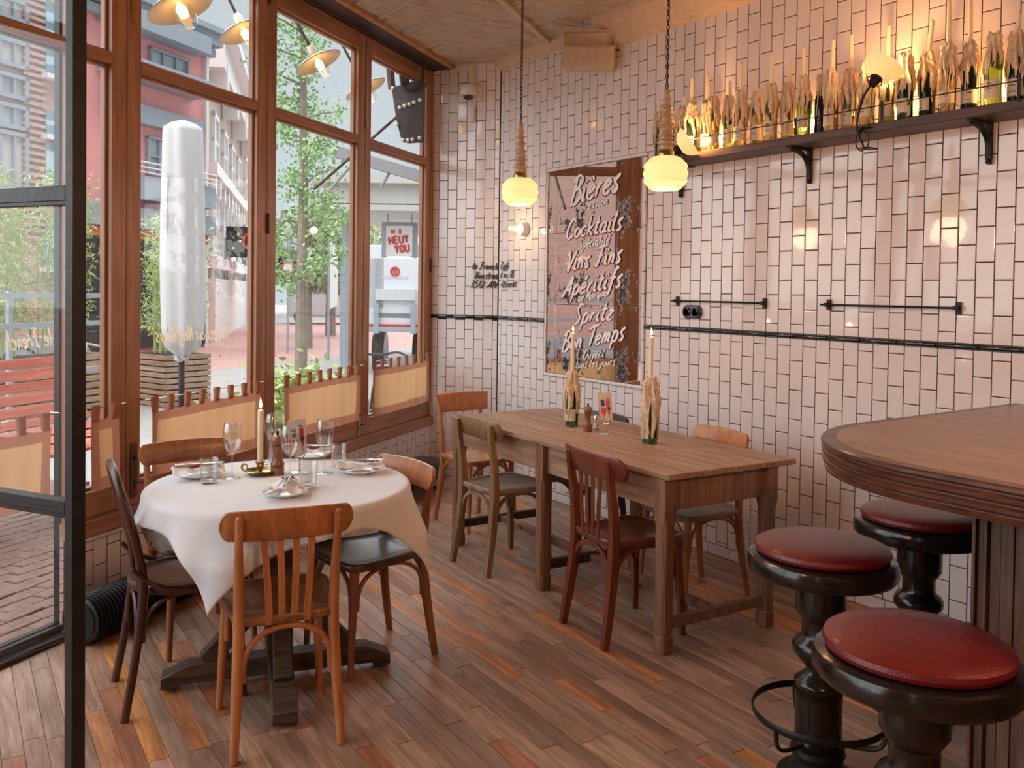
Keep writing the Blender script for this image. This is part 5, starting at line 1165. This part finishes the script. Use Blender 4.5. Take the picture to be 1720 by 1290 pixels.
for s in (s_r+.05,s_r+1.6,s_r+3.2):
    mb=MB(); mb.tube(catmull([(s,n_r-.25+a,z-.03) for a,z in prof],2),[(.02,.02)]*23,sq=True); mb.tube([(s,n_r-.22,0),(s,n_r-.14,.70)],.025,sq=True); mb.tube([(s,n_r+.30,0),(s,n_r+.28,.54)],.025,sq=True); obj('side_frame',mb,M['dark'],bn)
# hanging lamps outside
M['enamel']=mat('cream_enamel',(.70,.62,.50),.35)
def outlamp(px_,py_,d,label,tilt,s=1.0):
    P=atd(px_,py_,d); root=thing('hanging_lamp',label,'lamp',P,0,'bulb lamps with cream shades outside the window'); T=Matrix.Rotation(tilt,3,FW)
    mb=MB(); mb.lathe([(.02*s,.045*s),(.035*s,.03*s),(.06*s,.02*s),(.15*s,-.012*s),(.165*s,-.022*s),(.160*s,-.026*s),(.06*s,.010*s),(.02*s,.02*s)],32,M=T); mb.lathe([(.02*s,.10*s),(.028*s,.085*s),(.030*s,.04*s),(.02*s,.035*s)],16,M=T); obj('shade',mb,M['enamel'],root)
    mb=MB(); mb.lathe([(.03*s,.0),(.05*s,-.02*s),(.055*s,-.09*s),(.045*s,-.12*s),(.0,-.135*s)],20,M=T); obj('glass_jar',mb,M['glass'],root)
    mb=MB(); mb.lathe([(.01*s,.0),(.028*s,-.03*s),(.022*s,-.07*s),(0,-.08*s)],12,M=T); obj('bulb',mb,M['filament'],root)
    mb=MB(); a=T@Vector((0,0,.09*s)); b=T@Vector((0,0,.75*s)); mb.tube([a,b],.010*s,8); obj('stem',mb,M['steel'],root)
    light('outdoor_bulb','POINT',P+T@Vector((0,0,-.16)),1.0,(1,.7,.4),shadow_soft_size=.03) if 0 else None
outlamp(300,6,4.9,'cream shade bulb lamp hanging outside above the parasol',-.45,1.15); outlamp(408,48,5.6,'cream shade bulb lamp half hidden by the window post',-.45); outlamp(532,100,5.9,'cream shade bulb lamp hanging outside by the street tree',-.5,1.0); outlamp(612,145,6.6,'cream shade bulb lamp in the window leaf nearest the tiles',-.5)
# street tree
P=atd(505,600,10.8); T0=Vector((P.x,P.y,GZ)); root=thing('street_tree','slender ginkgo tree with sparse green leaves outside the window','tree',T0)
k_=13/FPX; ht=5.3; mb=MB(); mb.tube([(0,0,0),(.02,0,1.5),(-.02,.03,3),(-.12,.05,4.4),(-.25,.05,ht)],[.085,.07,.055,.035,.012],10)
r=random.Random(12); br=[]
for k in range(34):
    z=1.6+ (ht-1.5)*k/34; a=r.uniform(0,6.28); L=r.uniform(.28,.70)*(1.15-.45*z/ht); e=(cos(a)*L,sin(a)*L,z+.25*L); x0=-.02-.23*max(0,(z-3)/(ht-3)); br.append((x0,e)); mb.tube([(x0,.04,z),(x0+e[0]*.5,e[1]*.5,z+.18*L),(x0+e[0],e[1],e[2])],[.018,.012,.005],5)
M['bark']=mat('tree_bark',(.30,.24,.20),.85,var=.3,nscale=8); obj('trunk',mb,M['bark'],root)
def fn(r_):
    x0,e=r_.choice(br); t=r_.uniform(.25,1.1); return (x0+e[0]*t+r_.gauss(0,.09),e[1]*t+r_.gauss(0,.09),e[2]-.25*(1-t)*.7+r_.gauss(0,.09))
stuff(obj('foliage',leaves(5200,fn,.046,.50,4),Lf[1],root))
P=atd(500,612,9.5); P.z=GZ; root=thing('green_shrub','low green shrub at the foot of the street tree','shrub',P)
stuff(obj('foliage',leaves(3600,lambda r_:(r_.gauss(0,.24),r_.gauss(0,.24),abs(r_.gauss(.32,.2))),.12,.22,9),Lf[0],root)); mb=MB(); [mb.tube([(0,0,0),(.3*cos(a),.3*sin(a),.6)],.012,5) for a in (0,1.3,2.6,3.9,5.2)]; obj('stem',mb,M['bark'],root)
# far trees
for k,(x,y,d,s_,lb) in enumerate(((515,415,24,1.2,'round green tree far down the street behind the ginkgo'),(556,420,30,1.5,'pale green tree far down the street left of the white facade'),(588,415,50,2.4,'green tree far down the street beside the brick houses'))):
    P=atd(x,y,d); root=thing('far_tree',lb,'tree',(P.x,P.y,GZ),0,'trees far down the street'); zc=P.z-GZ
    stuff(obj('foliage',leaves(3000,lambda r_:tuple(Vector((r_.gauss(0,1),r_.gauss(0,1),r_.gauss(0,1))).normalized()*s_*r_.uniform(.5,1)*Vector((1,1,.9)).length/1.7+Vector((0,0,zc))),.20,.6,20+k),Lf[2],root)); mb=MB(); mb.tube([(0,0,0),(0,0,zc)],[.2,.12],8); obj('trunk',mb,M['bark'],root)
# ------------ buildings ------------
def brick(name,c1,c2,mort,sc):
    m,nt,b=new(name); tc=nt.nodes.new('ShaderNodeTexCoord'); mp=nt.nodes.new('ShaderNodeMapping'); mp.inputs['Rotation'].default_value=(pi/2,0,0); bt=nt.nodes.new('ShaderNodeTexBrick'); nt.links.new(tc.outputs['Object'],mp.inputs[0]); nt.links.new(mp.outputs[0],bt.inputs[0]); bt.inputs['Scale'].default_value=sc
    bt.inputs['Color1'].default_value=(*c1,1); bt.inputs['Color2'].default_value=(*c2,1); bt.inputs['Mortar'].default_value=(*mort,1); bt.inputs['Mortar Size'].default_value=.02; bt.inputs['Brick Width'].default_value=.5; bt.inputs['Row Height'].default_value=.15
    nt.links.new(bt.outputs[0],b.inputs['Base Color']); b.inputs['Roughness'].default_value=.8; return m
M['pink']=brick('painted_pink_brick',(.88,.38,.36),(.85,.36,.34),(.78,.32,.31),2.2); M['rbrick']=brick('red_brick',(.52,.28,.23),(.60,.35,.30),(.55,.48,.44),2.2); M['bbrick']=brick('brown_brick',(.46,.35,.31),(.52,.41,.37),(.55,.48,.44),2.2)
M['grey']=mat('grey_paint',(.34,.38,.43),.5); M['lblue']=mat('pale_blue_paint',(.44,.62,.70),.5); M['wht']=mat('white_render',(.80,.78,.76),.6); M['wglass']=mat('street_window_glass',(.42,.47,.50),.06,var=.35,nscale=.6); M['curt']=mat('net_curtain',(.62,.58,.55),.8)
class Bld:
    def __init__(s,name,label,origin,dirv,x0,x1,h,depth,m,cat='building',skew=0):
        s.o=Vector((origin.x,origin.y,GZ)); s.d=Vector((dirv.x,dirv.y,0)).normalized(); s.n=Vector((s.d.y,-s.d.x,0)) # right side faces us
        s.root=thing(name,label,cat,s.o,atan2(s.d.y,s.d.x)); mb=MB(); mb.prism([(x0,0),(x1,0),(x1,depth),(x0+skew*depth,depth)],0,h); obj('wall',mb,m,s.root)
    def pl(s,x,y):
        r_=ray(x,y); t=(s.o-CAM).dot(s.n)/r_.dot(s.n); P=CAM+r_*t; return (P-s.o).dot(s.d),P.z-GZ
    def win(s,a,b,fr,nx=1,nz=1,sill=None,glass=None,bar=.06,name='window'):
        (x0,z1),(x1,z0)=s.pl(*a) if len(a)==2 and a[0]>20 or True else a,s.pl(*b)
        return s.winl(x0,x1,z0,z1,fr,nx,nz,sill,glass,bar,name)
    def winl(s,x0,x1,z0,z1,fr,nx=1,nz=1,sill=None,glass=None,bar=.06,name='window'):
        if x0>x1: x0,x1=x1,x0
        mb=MB(); w_,h_=x1-x0,z1-z0
        for x in (x0+bar/2,x1-bar/2): mb.box((x,-.05,(z0+z1)/2),(bar,.12,h_))
        for z in (z0+bar/2,z1-bar/2): mb.box(((x0+x1)/2,-.05,z),(w_,.12,bar))
        for k in range(1,nx): mb.box((x0+w_*k/nx,-.045,(z0+z1)/2),(bar*.7,.09,h_))
        for k in range(1,nz): mb.box(((x0+x1)/2,-.045,z0+h_*k/nz),(w_,.09,bar*.7))
        f=obj(name,mb,fr,s.root); mb=MB(); mb.box(((x0+x1)/2,-.008,(z0+z1)/2),(w_-.02,.02,h_-.02)); obj('pane',mb,glass or M['wglass'],f)
        if sill: mb=MB(); mb.box(((x0+x1)/2,-.12,z0-.05),(w_+.2,.26,.10)); obj('sill',mb,sill,f)
        return f
    def boxl(s,name,x0,x1,z0,z1,dep,m,bev=0):
        mb=MB(); mb.box(((x0+x1)/2,-dep/2,(z0+z1)/2),(abs(x1-x0),dep,abs(z1-z0))); return obj(name,mb,m,s.root,bev=bev)
    def boxp(s,name,a,b,dep,m): 
        (x0,z1),(x1,z0)=s.pl(*a),s.pl(*b); return s.boxl(name,min(x0,x1),max(x0,x1),z0,z1,dep,m)
WV=-AV
Pk=atd(344,490,24); ztop=atd(344,62,24).z-GZ
_n=Vector((WV.y,-WV.x,0)); _r=ray(112,200); _P=CAM+_r*((Pk-CAM).dot(_n)/_r.dot(_n)); XB0=(_P-Pk).dot(WV)
pk=Bld('street_building','salmon pink building with grey window bands across the street',Pk,WV,XB0,0,ztop-.1,8,M['pink'])
pk.boxl('cornice',XB0,.15,ztop-.35,ztop-.05,.45,M['grey']); pk.boxl('cornice',XB0,.1,ztop-.6,ztop-.4,.25,M['grey']); pk.boxl('gutter',XB0,.2,ztop-.05,ztop+.1,.6,M['grey'])
pk.win((248,78),(313,130),M['grey'],3,1); x0,z0=pk.pl(318,95); 
a,_=pk.pl(236,70); b,zb=pk.pl(318,96); pk.boxl('window_hood',max(XB0,a-1.4),b+.15,zb+.05,zb+.5,.6,M['grey']); _,zc=pk.pl(314,150); pk.boxl('window_ledge',max(XB0,a-1.4),b+.1,zc-.25,zc+.15,.75,M['grey'])
pk.win((244,228),(284,300),M['grey'],2,2); a,_=pk.pl(236,205); b,zb=pk.pl(282,222); pk.boxl('window_hood',max(XB0,a-1.2),b+1.0,zb,zb+.45,.3,M['grey']); a,z1=pk.pl(238,300); b,z0=pk.pl(284,345); pk.boxl('balcony_panel',max(XB0,a-1),b+1.2,z0,z1,.5,M['grey'])
mb=MB(); [mb.tube([(max(XB0,a-1),-.55,z1+.08+.12*k),(b+1.2,-.55,z1+.08+.12*k)],.02,6) for k in range(3)]; obj('balcony_rail',mb,M['wht'],pk.root)
_,zs_=pk.pl(240,352); pk.boxl('shop_fascia',XB0,0,zs_-.5,zs_,.35,M['grey']); pk.boxl('shop_front',XB0,-.1,0.1,zs_-.5,.12,M['dark']); pk.boxl('red_band',XB0,-.1,zs_-.75,zs_-.52,.2,M['red'])
pk.boxl('drainpipe',-.12,-.02,0,ztop-.4,.12,M['wht'])
# brick building at far left
zb=atd(60,490,14).z
XB=XB0
lb_=Bld('street_building','red brick building with pale blue windows at the far left outside',Pk,WV,-17,XB-.3,11.5,8,M['rbrick'])
for (a,b) in (((72,2),(98,62)),((72,76),(98,132)),((72,184),(99,232)),((72,236),(99,306)),((72,366),(102,450))): lb_.win(a,b,M['lblue'],1,1,M['wht'],bar=.22)
for q in range(1):
    for (ya,yb) in ((-20,32),(52,108),(112,160),(164,210),(212,312)): lb_.win((-28+q*27,ya+8*q),(43,yb+12),M['grey'],3,1,None,M['curt'] if ya in(212,-20,52) else None,bar=.09,name='bay_window')
for k in range(60): 
    z=2.6+k*.15; x,_=lb_.pl(54,200); lb_.boxl('brick_quoin',x-.28,x+.28,z,z+.075,.09,M['rbrick'])
lb_.boxp('letter_box_panel',(80,456),(104,478),.12,M['grey']); a,z1=lb_.pl(0,470); lb_.boxl('plinth',-17,XB-.3,0,.5,.1,M['grey'])
# row houses receding along the street
RD=(FW*cos(radians(-13.2))+RT*sin(radians(-13.2)))
P0=atd(345,490,25.5); zt=atd(347,62,25.5).z-GZ
wh=Bld('street_house','pale brick house with white cornice and consoles next to the pink building',P0+RD*.15,RD,0,14,zt,4,M['bbrick'],skew=.75)
wh.boxl('cornice',-.2,14,zt-.9,zt-.1,.5,M['wht']); wh.boxl('cornice',-.2,14.1,zt-.1,zt+.15,.85,M['wht'])
for x in (.4,4.4,8.6,13.2): wh.boxl('console',x,x+.5,zt-1.5,zt-.6,.55,M['wht'],.05)
f1=lambda y,x=350: wh.pl(x,y)[1]
zA,zB,zC_=f1(165),f1(215),f1(262)
for k in range(4):
    x=1.2+3.2*k; wh.winl(x,x+1.5,zt-3.6,zt-1.9,M['wht'],2,2,M['wht'],bar=.16); wh.winl(x,x+1.5,zt-6.3,zt-4.2,M['wht'],2,2,M['wht'],bar=.16)
for z in (zt-3.95,zt-6.7): wh.boxl('string_course',0,14,z,z+.35,.3,M['wht'])
for k in range(9): wh.boxl('dentil',.3+k*1.55,.7+k*1.55,zt-4.5,zt-3.95,.22,M['wht']) 
wh.boxl('shop_front',.1,13.9,0,zt-7.0,.25,M['wht']); [wh.winl(.8+3.3*k,3.2+3.3*k,.5,2.8,M['wht'],2,1,None,bar=.14,name='shop_window') for k in range(4)]
mb=MB(); mb.box((3.0,-.9,3.1),(.12,1.2,1.0)); sg=obj('hanging_sign',mb,M['dark'],wh.root); mb=MB(); mb.tube([(2.93,-1.1+.25*cos(a),3.15+.17*sin(2*a) if 0 else 3.15+.25*sin(a)*cos(a)*1.6) for a in [2*pi*k/24 for k in range(24)]],.05,6,closed=True); obj('sign_loop',mb,M['cardred'],sg)
mb=MB(); mb.prism([(-.0,3.4),(-1.6,2.6),(-1.6,2.45),(0,2.9)],4.5,7.5,Matrix.Rotation(pi/2,4,'Y')@Matrix.Rotation(pi/2,4,'Z')); obj('awning',mb,M['grey'],wh.root)
br_=Bld('street_house','brown brick house with white windows down the street',P0+RD*14.3,RD,0,16,zt-.8,8,M['bbrick'])
for k in range(4):
    for z in (zt-3.4,zt-6.6): br_.winl(1+3.9*k,3.2+3.9*k,z,z+2.2,M['wht'],2,2,M['wht'],bar=.18)
br_.boxl('shop_front',.1,15.9,0,3.8,.2,M['grey']); [br_.winl(.6+5*k,4.8+5*k,.4,3.4,M['wht'],3,2,None,bar=.14,name='shop_window') for k in range(3)]; br_.boxl('gutter',0,16,zt-.9,zt-.6,.4,M['wht'])
fr_=atd(630,490,60); fb=Bld('street_building','pale far building at the end of the street between the trees',atd(570,490,60),RT,-3,14,5.2,6,M['wht'])
for k in range(5):
    for z in (.9,3.1): fb.winl(-2+3*k,-.6+3*k,z,z+1.5,M['grey'],2,2,None,bar=.12)
mb=MB(); mb.prism([(-3.3,5.2),(14.3,5.2),(13,7.2),(-2,7.2)],0,-5,Matrix.Rotation(pi/2,4,'X')); obj('tiled_roof',mb,M['redroad'],fb.root)
# ---------- right side street scene ----------

root=thing('canopy_kiosk','pale flat-roofed kiosk canopy across the street','kiosk',(0,0,0))
a=atd(545,328,12); b=atd(790,318,12); dr=(b-a).normalized(); dr.z=0; z0,z1=atd(620,345,12).z,atd(620,309,12).z
root.location=(a.x,a.y,0); root.rotation_euler=(0,0,atan2(dr.y,dr.x)); L=(b-a).length
mb=MB(); mb.box((L/2,1.3,(z0+z1)/2+.03),(L,2.6,z1-z0)); mb.box((L/2,1.25,z1+.05),(L+.3,2.8,.10)); mb.box((L/2,1.27,z0-.03),(L+.1,2.65,.08)); obj('fascia',mb,M['enamel'] if 0 else mat('pale_fascia',(.66,.62,.60),.6),root)
mb=MB(); [mb.box((x,.4,(z0+GZ)/2),(.14,.14,z0-GZ)) for x in (.25,L-.3)]; obj('post',mb,M['grey'],root)
mb=MB(); [mb.box((1.2+1.4*k,1.2,z0-.16),(1.0,.08,.05)) for k in range(3)]; obj('strip_light',mb,M['wht'],root)
# sign with red lettering, reads reversed
P=atd(671,405,12.35); s_=12.35/FPX; root=thing('hanging_sign','white square sign with bold red letters hanging under the kiosk canopy','sign',P,atan2(RT.y,RT.x))
mb=MB(); mb.box((0,.0,0),(44*s_,.06,50*s_)); obj('panel',mb,mat('sign_white',(.80,.74,.72),.5),root); mb=MB(); mb.box((-26*s_,.03,0),(8*s_,.05,56*s_)); mb.box((26*s_,.03,0),(8*s_,.05,56*s_)); mb.box((0,.03,29*s_),(60*s_,.05,6*s_)); mb.tube([(-20*s_,0,28*s_),(-20*s_,0,z0-.08-P.z)],.012,6); mb.tube([(20*s_,0,28*s_),(20*s_,0,z0-.08-P.z)],.012,6); obj('sign_frame',mb,M['grey'],root)
BL={'H':[[(0,0),(0,1)],[(.5,0),(.5,1)],[(0,.5),(.5,.5)]],'E':[[(.45,1),(0,1),(0,0),(.45,0)],[(0,.5),(.38,.5)]],'U':[[(0,1),(0,.15),(.25,0),(.5,.15),(.5,1)]],'Y':[[(0,1),(.25,.5),(.5,1)],[(.25,.5),(.25,0)]],'O':[[(0,.2),(0,.8),(.25,1),(.5,.8),(.5,.2),(.25,0),(0,.2)]]}
def block(mb,s,x,z,h,wt,y,rot=0):
    c_,s2=cos(rot),sin(rot)
    for ch in s:
        for st in BL[ch]:
            for p,q in zip(st,st[1:]):
                P_=[((x+a*h),(z+b*h)) for a,b in (p,q)]; P3=[(u*c_-v*s2,y,u*s2+v*c_) for u,v in P_]; mb.tube(P3,[(.004,wt)]*2,sq=True,ref=(0,1,0))
        x+=h*.72
mb=MB(); block(mb,'HEUY',-.14,-.03,.10,.014,-.034,.12); block(mb,'YOU',-.07,-.16,.10,.014,-.034,.12); mb.box((-.09,-.034,.13),(.06,.006,.05)); mb.box((.01,-.034,.13),(.03,.006,.07)); obj('red_letters',mb,M['cardred'],root)
# truck
P=atd(662,600,17); zz=lambda y:atd(662,y,17).z; s_=17/FPX
root=thing('white_truck','white box truck seen from behind with a round red emblem','truck',(P.x,P.y,0),atan2(RT.y,RT.x))
mb=MB(); mb.box((0,3.0,(zz(432)+zz(558))/2),(92*s_,6.0,zz(432)-zz(558))); mb.box((-46*s_,2.0,(zz(412)+zz(520))/2),(60*s_,4,zz(412)-zz(520))); obj('cargo_box',mb,mat('truck_white',(.70,.72,.76),.5),root,bev=.03)
mb=MB(); mb.box((2*s_,-.05,(zz(502)+zz(488))/2),(66*s_,.1,18*s_)); obj('tail_lift',mb,mat('tail_grey',(.6,.61,.62),.5),root)
mb=MB(); [mb.box((x*s_,0,(zz(510)+zz(560))/2),(9*s_,.2,50*s_)) for x in (-30,32)]; mb.box((0,.1,zz(530)),(70*s_,.2,8*s_)); mb.box((0,-.02,zz(552)),(90*s_,.12,7*s_)); obj('chassis',mb,M['grey'],root)
mb=MB(); [mb.lathe([(0,-.12),(.36,-.12),(.42,-.06),(.42,.06),(.36,.12),(0,.12)],20,c=(x*s_,.8,GZ+.42),M=Matrix.Rotation(pi/2,3,'Y')) for x in (-34,36)]; obj('wheel',mb,M['dark'],root)
mb=MB(); mb.box((0,-.03,zz(546)),(84*s_,.05,3*s_)); mb.tube([(0+.075*cos(a),-.012,zz(456)+.075*sin(a)) for a in [2*pi*k/20 for k in range(20)]],.022,6,closed=True); mb.box((-.02,-.012,zz(456)),(.018,.01,.09)); mb.box((.02,-.012,zz(456)),(.018,.01,.09)); mb.box((0,-.012,zz(456)),(.05,.01,.018)); obj('red_emblem',mb,M['cardred'],root)
mb=MB(); [mb.box((-.22+.055*k,-.008,zz(465.5)),(.035,.006,.05)) for k in range(9)]; obj('faint_lettering',mb,mat('pale_grey_print',(.62,.62,.66),.6),root)
# lean beam and dark studded banner
a=atd(568,256,9.5); b=atd(735,305,9.5); mb=MB(); mb.tube([a,b],[(.06,.05)]*2,sq=True); mb.tube([atd(600,268,9.5),atd(570,300,9.5),atd(555,318,9.5)],.016,8); mb.tube([atd(660,280,9.5),atd(640,315,9.5)],.016,8); mb.tube([b,Vector((b.x,b.y,GZ))],[(.05,.05)]*2,sq=True); tag(obj('timber_beam',mb,mat('grey_beam',(.30,.29,.29),.7)),'grey weathered beam with angled struts above the kiosk','beam')
root=thing('dark_banner','dark hanging banner with pale studs at the top right of the windows','banner',atd(686,180,7.0),atan2(RT.y,RT.x)); s_=7/FPX
mb=MB(); mb.prism([(-28*s_,30*s_),(-20*s_,34*s_),(0,40*s_),(26*s_,48*s_),(26*s_,-58*s_),(2*s_,-60*s_),(-10*s_,-58*s_),(-20*s_,-20*s_)],-.02,.02,Matrix.Rotation(pi/2,4,'X')); obj('cloth',mb,mat('dark_cloth',(.09,.09,.10),.7),root)
for x,z in ((-14,-2),(-6,1),(2,4),(10,7),(20,11),(-18,-30),(-8,-56),(0,-56),(8,-55),(20,-52),(-26,30)): mb=MB(); mb.lathe([(0,-.012),(.016,0),(0,.012)],8,c=(x*s_,-.03,z*s_),M=RX); obj('stud',mb,M['wht'],root)
mb=MB(); mb.tube(catmull([(-14*s_,-.04,70*s_),(-10*s_,-.04,36*s_),(6*s_,-.04,26*s_),(22*s_,-.04,40*s_),(26*s_,-.04,70*s_)],6),.012,8); mb.tube([(-28*s_,0,30*s_),(-34*s_,0,90*s_)],.03,8); mb.tube([(-4*s_,0,36*s_),(-14*s_,0,100*s_)],.03,8); obj('rope',mb,M['steel'],root)
a=Vector((-66*s_,0,-58*s_)); b=Vector((-20*s_,0,-17*s_)); mb=MB(); mb.tube([a+(a-b)*2.0,b],.012,8); obj('guy_rope',mb,M['steel'],root)
# bicycles
M['orange']=mat('orange_paint',(.72,.22,.10),.35); M['sil']=mat('silver_paint',(.55,.55,.56),.35,.6)
def bike(P,rz,label,fm,s=1.0):
    root=thing('bicycle',label,'bicycle',P,rz,'bicycles parked outside')
    for x in (-.52,.52):
        mb=MB(); mb.tube([(x+.33*cos(a),0,.34+.33*sin(a)) for a in [2*pi*k/36 for k in range(36)]],.018,8,closed=True); w_=obj('wheel',mb,M['dark'],root); mb=MB(); [mb.tube([(x,0,.34),(x+.32*cos(a),0,.34+.32*sin(a))],.0015,4) for a in [2*pi*k/18 for k in range(18)]]; mb.lathe([(0,-.03),(.02,-.03),(.02,.03),(0,.03)],10,c=(x,0,.34),M=RX); obj('spokes',mb,M['sil'],w_)
    mb=MB()
    for p,q in (((-.52,0,.34),(-.12,0,.32)),((-.12,0,.32),(-.22,0,.88)),((-.12,0,.32),(.36,0,.78)),((-.2,0,.76),(.34,0,.84)),((-.2,0,.76),(-.52,0,.34)),((.36,0,.86),(.52,0,.34))): mb.tube([p,q],.017,8)
    obj('frame',mb,fm,root)
    mb=MB(); mb.tube(catmull([(.22,-.28,1.0),(.34,-.2,1.03),(.36,0,1.0),(.34,.2,1.03),(.22,.28,1.0)],5),.013,8); mb.tube([(.36,0,.85),(.35,0,1.0)],.014,8); obj('handlebar',mb,M['dark'],root)
    mb=MB(); mb.prism([(-.36,-.07),(-.30,-.09),(-.08,-.02),(-.08,.02),(-.30,.09),(-.36,.07)],.90,.95); obj('saddle',mb,M['dark'],root,bev=.01)
    mb=MB(); mb.tube([(-.12,-.05,.32),(-.12,-.05,.17)],.01,6); mb.tube([(-.12,.05,.32),(-.12,.05,.47)],.01,6); mb.tube([(-.12+.08*cos(a),.02,.32+.08*sin(a)) for a in [2*pi*k/20 for k in range(20)]],.008,6,closed=True); obj('crank',mb,M['dark'],root); return root
P=atd(640,560,8.5); bike((P.x,P.y,GZ),atan2(WV.y,WV.x)+.6,'orange bicycle seen through the window leaf nearest the tiles',M['orange'])
P=atd(165,560,12.6); bike((P.x,P.y,GZ),RZF+.4,'silver bicycle between window post and black door post',M['sil'])
P=atd(88,560,14.0); bike((P.x,P.y,GZ),RZF-.2,'bicycle behind the red bench at the far left',M['sil'])
# cafe chair back / bin by the shrub
P=atd(575,620,7.4); root=thing('plastic_chair','grey moulded chair outside behind the ochre curtain','chair',(P.x,P.y,GZ),atan2(RT.y,RT.x)+.5)
mb=MB(); vs=[];fs=[]
for i in range(13):
    for j in range(11):
        a=pi*i/12; t=j/10; vs.append((.26*cos(a)*(1-.1*t),-.02+.20*sin(a),.43+.42*t-.12*abs(cos(a))**3*t))
for i in range(12):
    for j in range(10): k=i*11+j; fs.append((k,k+11,k+12,k+1))
mb.add(vs,fs); o=obj('backrest',mb,mat('pale_plastic',(.52,.50,.50),.5),root); s_=o.modifiers.new('t','SOLIDIFY'); s_.thickness=.02
mb=MB(); mb.prism(rrect(.5,.42,.1),.40,.43); obj('seat',mb,o.data.materials[0],root,bev=.01)
for x in (-.2,.2):
    for y in (-.17,.17): mb=MB(); mb.tube([(x*1.15,y*1.15,0),(x,y,.41)],.018,8); obj('leg',mb,M['dark'],root)
# traffic sign and flags
P=atd(484,450,22); root=thing('traffic_sign','round white traffic sign with red rim on a pole down the street','sign',(P.x,P.y,GZ),atan2(RT.y,RT.x)); h=P.z-GZ
mb=MB(); mb.tube([(0,.03,0),(0,.03,h+.9)],.035,8); obj('pole',mb,M['grey'],root); mb=MB(); mb.lathe([(0,0),(.15,0),(.15,.01),(0,.01)],28,c=(0,0,h),M=RX); obj('disc',mb,M['wht'],root); mb=MB(); mb.tube([(.14*cos(a),-.01,h+.14*sin(a)) for a in [2*pi*k/28 for k in range(28)]],.02,6,closed=True); obj('red_rim',mb,M['cardred'],root); mb=MB(); mb.box((-.1,0,h+.62),(.14,.02,.36)); mb.box((.14,0,h+.62),(.14,.02,.36)); mb.box((0,0,h-.42),(.3,.02,.16)); obj('plate',mb,M['lblue'],root)
for k,(x,y0,y1,col,lb) in enumerate(((553,410,520,M['wht'],'tall white banner flag down the street'),(574,445,475,M['cardred'],'narrow red flag down the street, left of the two'),(593,460,478,M['cardred'],'small red flag down the street, right of the two'),(511,455,478,M['cardred'],'red flag beside the tree trunk down the street'))):
    P=atd(x,y0,20); root=thing('street_flag',lb,'flag',(P.x,P.y,GZ),atan2(RT.y,RT.x),'flags down the street'); s_=20/FPX; h=P.z-GZ; b=h-(y1-y0)*s_
    mb=MB(); mb.tube([(0,0,0),(0,0,h+.1)],.03,8); obj('pole',mb,M['grey'],root); mb=MB(); mb.prism([(.02,b),(.02,h),(.12,h),(.20,h-.3),(.20,b+.1)],-.01,.01,Matrix.Rotation(pi/2,4,'X')); obj('banner',mb,col,root)
# parked van silhouette, low wall, tables
P=atd(545,505,40); root=thing('parked_van','pale grey parked van far down the street','van',(P.x,P.y,GZ),atan2(RT.y,RT.x)+.2)
mb=MB(); mb.prism([(-1.6,.35),(-1.6,1.5),(-1.3,1.85),(.6,1.85),(1.1,1.2),(1.7,1.05),(1.7,.35)],-.8,.8,Matrix.Rotation(pi/2,4,'X')); obj('body',mb,mat('van_paint',(.58,.58,.60),.35),root,bev=.05)
for x in (-1.0,1.0): mb=MB(); mb.lathe([(0,-.85),(.26,-.85),(.32,-.8),(.32,.8),(.26,.85),(0,.85)],20,c=(x,0,.32),M=RX); obj('wheel',mb,M['dark'],root)
mb=MB(); mb.box((.0,0,1.55),(1.9,1.62,.34)); obj('window',mb,M['wglass'],root)
# railing with plants behind the bench
rt_=thing('street_railing','black street railing behind the red bench','railing',fp(0,0,GZ),RZF); P=atd(100,520,9.2); s_r=(P-C1).dot(AV); n_r=(P-C1).dot(NV)
mb=MB()
for z in (1.25,1.55,.75): mb.tube([(s_r-.8,n_r,z),(s_r+5,n_r,z)],[(.025,.015)]*2,sq=True)
obj('rail',mb,M['grey'],rt_)
for k in range(5): mb=MB(); mb.tube([(s_r-.8+1.4*k,n_r,0),(s_r-.8+1.4*k,n_r,1.6)],.022,sq=True); obj('post',mb,M['grey'],rt_)
